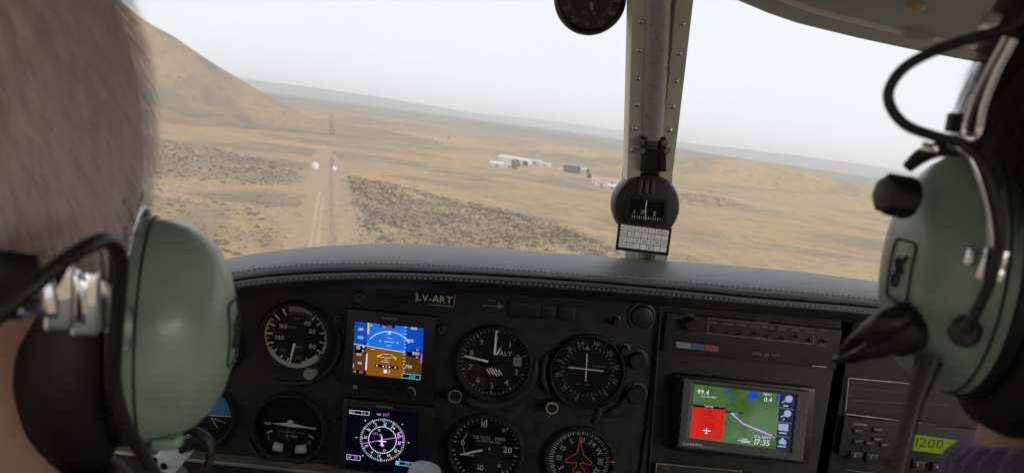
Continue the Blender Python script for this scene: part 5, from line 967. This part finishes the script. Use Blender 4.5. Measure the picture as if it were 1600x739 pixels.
# collars
def ribbed_collar(T, B, n, r0, r1, h, material, name, z0=-.178, tilt=.25, rib=.0035, slx=0.0):
    g = Geo(); N = n * 6; rings = []
    for (rr_, hh, amp) in ((r0, 0, 0), (r0 + .004, .004, 1), (r1 + .002, h * .5, 1), (r1, h, 1), (r1 - .004, h + .005, .6), (r1 - .010, h + .004, 0), (r1 - .014, h * .3, 0)):
        rings.append([B((rr_ + amp * rib * math.sin(2 * math.pi * k * n / N)) * math.cos(2 * math.pi * k / N), -.057 + (rr_ + amp * rib * math.sin(2 * math.pi * k * n / N)) * math.sin(2 * math.pi * k / N) * 1.02, z0 + hh - tilt * rr_ * math.sin(2 * math.pi * k / N) + slx * rr_ * math.cos(2 * math.pi * k / N)) for k in range(N)])
    g.loft(rings, True, False, False); return T.part(name, g, material, smooth=80)
ribbed_collar(PR, BR, 46, .118, .0765, .110, 'sweater_purple', 'collar', rib=.0024, slx=.35, tilt=.45, z0=-.158)
ribbed_collar(PL, BL, 5, .112, .078, .036, 'shirt_plaid', 'collar', rib=.003, z0=-.099); ribbed_collar(PL, BL, 3, .100, .075, .020, 'shirt_red', 'inner_collar', z0=-.084, rib=.002)
# seats under them
for nm, e, lb in (('pilot_seat', EL, 'grey fabric seat under the grey haired pilot'), ('pilot_seat', ER, 'grey fabric seat under the dark haired copilot')):
    t = Thing(nm, lb, 'seat', (e.x, e.y, -1.06)); zc = e.z - .80
    g = Geo(); g.box((e.x, e.y + .10, zc), (.22, .23, .05)); t.part('cushion', g, 'fabric_seat', bevel=.03, smooth=50); g = Geo(); g.box((e.x, e.y - .215, zc + .25), (.21, .035, .28), Matrix.Rotation(R(-4), 3, 'X')); t.part('backrest', g, 'fabric_seat', bevel=.025, smooth=50)
    for sx in (-1, 1):
        for sy in (-.08, .28): g = Geo(); g.box((e.x + sx * .18, e.y + sy, (zc - .05 - 1.06) / 2), (.015, .02, (zc - .05 + 1.06) / 2)); t.part('leg', g, 'screw_steel')

# ================================================================== HEADSETS
mat('headset_green', (0.27, 0.345, 0.28), 0.38, var=0.13, vscale=45, bump=0.10, bscale=700, spec=0.5, coat=0.15); mat('cushion_black', (0.007, 0.007, 0.008), 0.55, bump=0.2, bscale=300, spec=0.5); mat('cable_black', (0.011, 0.011, 0.012), 0.45, spec=0.5); mat('backplate_brown', (0.20, 0.12, 0.085), 0.4, metal=0.3); mat('stamp', (0.02, 0.03, 0.022), 0.7)
DOME = [(1.0, -.002), (1.0, .006), (.985, .014), (.94, .023), (.86, .031), (.73, .0385), (.55, .044), (.32, .0475), (.12, .049), (.01, .0492)]
def cup(T, L, Rm, s, oy=0.004, oz=-.006, vis=True, sz=1.13, dp=1.0):
    ax = Rm @ Vector((s, 0, 0)); upv = Rm @ Vector((0, 0, 1)); va, wa = .0455 * sz, .036 * sz
    g = Geo(); g.lathe(L(s * .089, oy, oz), ax, [(r_, h_ * dp) for r_, h_ in DOME], 56, sx=va, sy=wa, ref=upv, cap0=True, cap1=True); dm = T.part('earcup', g, 'headset_green', smooth=60)
    g = Geo(); g.lathe(L(s * .089, oy, oz), ax, [(1.10, -.038), (1.24, -.032), (1.30, -.021), (1.22, -.010), (1.02, -.006), (.7, -.006)], 48, sx=va, sy=wa, ref=upv); T.part('ear_cushion', g, 'cushion_black', smooth=60)
    g = Geo(); g.lathe(L(s * .089, oy, oz), ax, [(1.0, -.006), (1.035, -.005), (1.035, -.001), (1.0, .0)], 48, sx=va, sy=wa, ref=upv); T.part('backplate', g, 'plastic_black', under=dm, smooth=40)
    g = Geo(); q_ = [L(s * (.089 + .0065 * dp), oy + wa * 1.003 * math.sin(R(a)), oz + va * 1.003 * math.cos(R(a))) for a in range(0, 361, 8)]; g.tube(q_, .0006, 6); T.part('seam', g, 'stamp', under=dm)
    return dm
def dome_pt(L, s, a, rho, oy=.004, oz=-.006, lift=.0006, sz=1.13, dp=1.0):  # point on the dome: rho from centre, a from up towards the front
    hs = [h for _, h in DOME][::-1]; rs = [r_ for r_, _ in DOME][::-1]; h = float(np.interp(rho, rs, hs)) * dp; return L(s * (.089 + h + lift), oy + .036 * sz * rho * math.sin(a), oz + .0455 * sz * rho * math.cos(a))
def stamp(T, L, dm, s, y0, z0, w, h, dp=1.0):
    def pt(y, z): a = math.atan2((y) / .0407, (z) / .0514); rho = math.hypot(y / .0407, z / .0514); return dome_pt(L, s, a, min(.97, rho), dp=dp)
    q = []
    for cx_, cy_, a0 in ((w - .003, h - .003, 0), (-w + .003, h - .003, 90), (-w + .003, -h + .003, 180), (w - .003, -h + .003, 270)):
        for k in range(5): a = R(a0 + k * 22.5); q.append((cx_ + .003 * math.cos(a), cy_ + .003 * math.sin(a)))
    q2 = []
    for i in range(len(q)):
        a, b_ = q[i], q[(i + 1) % len(q)]; q2 += [(a[0] + (b_[0] - a[0]) * t, a[1] + (b_[1] - a[1]) * t) for t in (0, .25, .5, .75)]
    g = Geo(); g.tube([pt(y0 + y, z0 + z) for y, z in q2 + [q2[0]]], .0005, 6); T.part('logo_border', g, 'stamp', under=dm)
    sq = [(.0045, .0065), (.0025, .004), (.0, .001), (-.003, -.002), (-.0045, -.0045), (-.003, -.0068), (-.0005, -.006), (.0005, -.0035), (-.001, .0), (-.003, .0025), (-.0025, .0045), (-.0005, .0045), (.001, .0025), (.0035, -.001)]
    g = Geo(); g.tube([pt(y0 + s * y * .9, z0 + z) for y, z in [tuple(v) for v in (Vector((*p, 0)).xy for p in catmull([(a, b_, 0) for a, b_ in sq], 4))]], .0007, 6); T.part('logo', g, 'stamp', under=dm)
# pilot's headset, band worn behind the head
HL = Thing('headset', 'green aviation headset on the grey haired pilot, metal band behind the head', 'headset', LL(0, 0, 0), 'green aviation headsets')
dmL = cup(HL, LL, RL, 1, dp=.86); cup(HL, LL, RL, -1, dp=.86); stamp(HL, LL, dmL, 1, -.008, .002, .0085, .0145, .86)
band = catmull([LL(s_ * x, y, z) for s_, x, y, z in ((1, .093, -.040, .008), (1, .091, -.075, .026), (1, .078, -.108, .040), (1, .045, -.122, .044), (1, 0, -.126, .044), (-1, .045, -.122, .044), (-1, .078, -.108, .040), (-1, .091, -.075, .018), (-1, .093, -.040, .006))], 8)
g = Geo(); g.tube(band, .0085, 12, flat=.16, up=(0, 0, 1)); bd = HL.part('headband', g, 'chrome', smooth=50)
g = Geo(); g.tube(band[16:-16], .0100, 14, flat=.35, up=(0, 0, 1)); HL.part('band_sleeve', g, 'cushion_black', under=bd, smooth=60)
for k in (10, 13): g = Geo(); g.box(band[k] + Vector((.0, -.002, 0)), (.004, .003, .011), RL); HL.part('slide_clamp', g, 'chrome', under=bd, bevel=.0012, smooth=40)
g = Geo(); g.tube([dome_pt(LL, 1, R(a), 1.0, lift=-.044) + RL @ Vector((-.001, 0, 0)) for a in ()] or [LL(.0865 + .002, .004 + .0435 * math.sin(R(a)), -.006 + .0548 * math.cos(R(a))) for a in range(-120, 60, 8)], .0020, 8); HL.part('stirrup_wire', g, 'chrome', smooth=60)
g = Geo(); g.box(LL(.092, -.040, .006), (.0016, .0022, .0085), RL); HL.part('pivot_plate', g, 'chrome', bevel=.0006, smooth=40)
g = Geo(); g.tube([LL(.079, -.012, .053), LL(.080, .004, .0575), LL(.082, .022, .052)], [.006, .0075, .005], 10); HL.part('pivot_cover', g, 'cushion_black', smooth=60)
def pxtube(T, name, pts, r, material, n=10, under=None, flat=1.0, up=None, sub=7):
    q = catmull([P(x, y, Y) for x, y, Y in pts], sub); g = Geo(); rr_ = r if not isinstance(r, (list, tuple)) else [float(np.interp(i / (len(q) - 1), np.linspace(0, 1, len(r)), r)) for i in range(len(q))]; g.tube(q, rr_, n, flat=flat, up=up); return T.part(name, g, material, under=under, smooth=60)
pxtube(HL, 'headset_cable', [(-40, 520, .20), (0, 492, .20), (60, 440, .205), (120, 395, .215), (165, 376, .23), (188, 400, .24), (186, 460, .245), (180, 540, .25), (179, 600, .255), (196, 662, .26), (232, 724, .27), (270, 780, .28)], .0025, 'cable_black')
pxtube(HL, 'microphone_cable', [(300, 672, .33), (322, 684, .33), (329, 712, .33), (318, 745, .33), (300, 790, .34)], .0022, 'cable_black')
g = Geo(); a = P(262, 690, .315); g.box(a, (.006, .005, .003), Matrix.Rotation(R(-8), 3, 'Y')); HL.part('cable_socket', g, 'headset_green', bevel=.003, smooth=50)
pxtube(HL, 'microphone_boom', [(290, 650, .345), (250, 660, .40), (120, 660, .46), (20, 640, .47)], [.004, .003, .0025, .002], 'cable_black')
# copilot's headset
HR = Thing('headset', 'green aviation headset on the dark haired copilot, slotted metal band over the head', 'headset', LR(0, 0, 0), 'green aviation headsets')
dmR = cup(HR, LR, RR, -1, dp=.68); cup(HR, LR, RR, 1, dp=.68); stamp(HR, LR, dmR, -1, -.012, -.001, .0085, .0125, .68)
def knurl(T, name, c, ax, r, h, material, n=10, under=None):
    g = Geo(); a = Vector(ax).normalized(); u = a.orthogonal().normalized(); w = a.cross(u); N = n * 4; rings = []
    for rr_, hh, am in ((r * 1.05, 0, 0), (r, h * .15, .05), (r * .97, h * .85, .06), (r * .82, h, .03), (r * .75, h * 1.02, 0)): rings.append([c + a * hh + rr_ * (1 + am * math.sin(n * 2 * math.pi * k / N)) * (math.cos(2 * math.pi * k / N) * u + math.sin(2 * math.pi * k / N) * w) for k in range(N)])
    g.loft(rings); return T.part(name, g, material, under=under, smooth=35)
c = P(1416, 309, .305); knurl(HR, 'volume_knob', c, (-1.0, -.25, .10), .0082, .0105, 'cable_black', 8)
g = Geo(); g.lathe(P(1406, 514, .302), (-.75, -.6, -.15), [(.0106, -.006), (.0110, .0), (.0102, .0045), (.0078, .0065), (.001, .007)], 32); bj = HR.part('boom_joint', g, 'cable_black', smooth=50)
pxtube(HR, 'microphone_boom', [(1408, 494, .297), (1384, 505, .296), (1356, 521, .303), (1350, 523, .304), (1334, 534, .312), (1312, 553, .325)], [.0056, .0054, .0044, .0032, .0028, .0013], 'cable_black', 16, under=bj)
pxtube(HR, 'cable_strain_relief', [(1404, 530, .300), (1372, 543, .306), (1364, 546, .307), (1336, 557, .320), (1304, 562, .342)], [.0052, .0046, .0034, .0028, .0014], 'cable_black', 14, under=bj)
pxtube(HR, 'headset_cable', [(1452, 560, .292), (1442, 590, .290), (1425, 640, .287), (1402, 739, .282), (1385, 800, .28)], [.0050, .0042, .0034, .0030, .0030], 'cable_black', 12)
pxtube(HR, 'bridge_cable', [(1640, -40, .255), (1592, 34, .258), (1540, 54, .262), (1470, 76, .268), (1416, 104, .272), (1390, 138, .275), (1392, 168, .275), (1416, 196, .273), (1460, 213, .270), (1505, 226, .268), (1538, 262, .264), (1556, 320, .262), (1562, 376, .262), (1550, 430, .264), (1530, 478, .268), (1507, 520, .272)], .0019, 'cable_black')
c = P(1507, 520, .278); g = Geo(); g.lathe(c, (-.55, -.8, 0), [(.0056, -.006), (.0056, .0), (.0046, .002), (.001, .0024)], 24); HR.part('cable_grommet', g, 'cable_black', smooth=40)
# slotted slider, stirrup and clips
g = Geo()
def flatbar(pts, w): g.tube(catmull([P(x, y, Y) for x, y, Y in pts], 6), w, 10, flat=.32, up=(1, .2, 0))
flatbar([(1572, 58, .262), (1544, 110, .266), (1520, 160, .27), (1508, 200, .272), (1510, 212, .272), (1520, 214, .272), (1530, 205, .272), (1538, 165, .27), (1560, 110, .266), (1586, 62, .262)], .0013)
sl_ = HR.part('slider', g, 'chrome', smooth=60)
pxtube(HR, 'slider_core', [(1584, 50, .268), (1552, 112, .272), (1530, 162, .275), (1519, 206, .277)], .0034, 'cushion_black', 10, under=sl_, flat=.4, up=(1, .2, 0))
pxtube(HR, 'stirrup_wire', [(1484, 226, .276), (1512, 246, .276), (1532, 290, .276), (1546, 350, .277), (1548, 410, .278), (1542, 440, .28)], .0014, 'chrome', 8)
pxtube(HR, 'stirrup_arm', [(1418, 262, .292), (1440, 244, .288), (1466, 234, .283), (1500, 232, .277)], [.0022, .003, .003, .003], 'cushion_black', 10)
for (x, y, w, h, Y) in ((1453, 231, .0030, .0016, .280), (1517, 402, .0016, .0030, .270), (1541, 412, .0018, .0058, .266), (1566, 406, .0016, .0036, .266), (1560, 430, .0018, .0024, .267), (1553, 36, .004, .003, .262)):
    g = Geo(); g.box(P(x, y, Y), (w, .001, h), Matrix.Rotation(R(8), 3, 'Y')); HR.part('metal_clip', g, 'steel', bevel=.0005, smooth=40)
g = Geo(); g.box(P(1491, 192, .277), (.0022, .002, .0034)); HR.part('slider_stop', g, 'cushion_black', bevel=.0006, smooth=40)
arch = catmull([LR(x, y, z) for x, y, z in ((-.096, .01, .085), (-.090, .008, .110), (-.068, .005, .136), (-.035, .002, .150), (0, 0, .154), (.035, .002, .150), (.068, .005, .136), (.090, .008, .110), (.096, .01, .05))], 8)
g = Geo(); g.tube(arch, .012, 12, flat=.35, up=tuple(RR @ Vector((0, 1, 0)))); HR.part('headband', g, 'cushion_black', smooth=60)
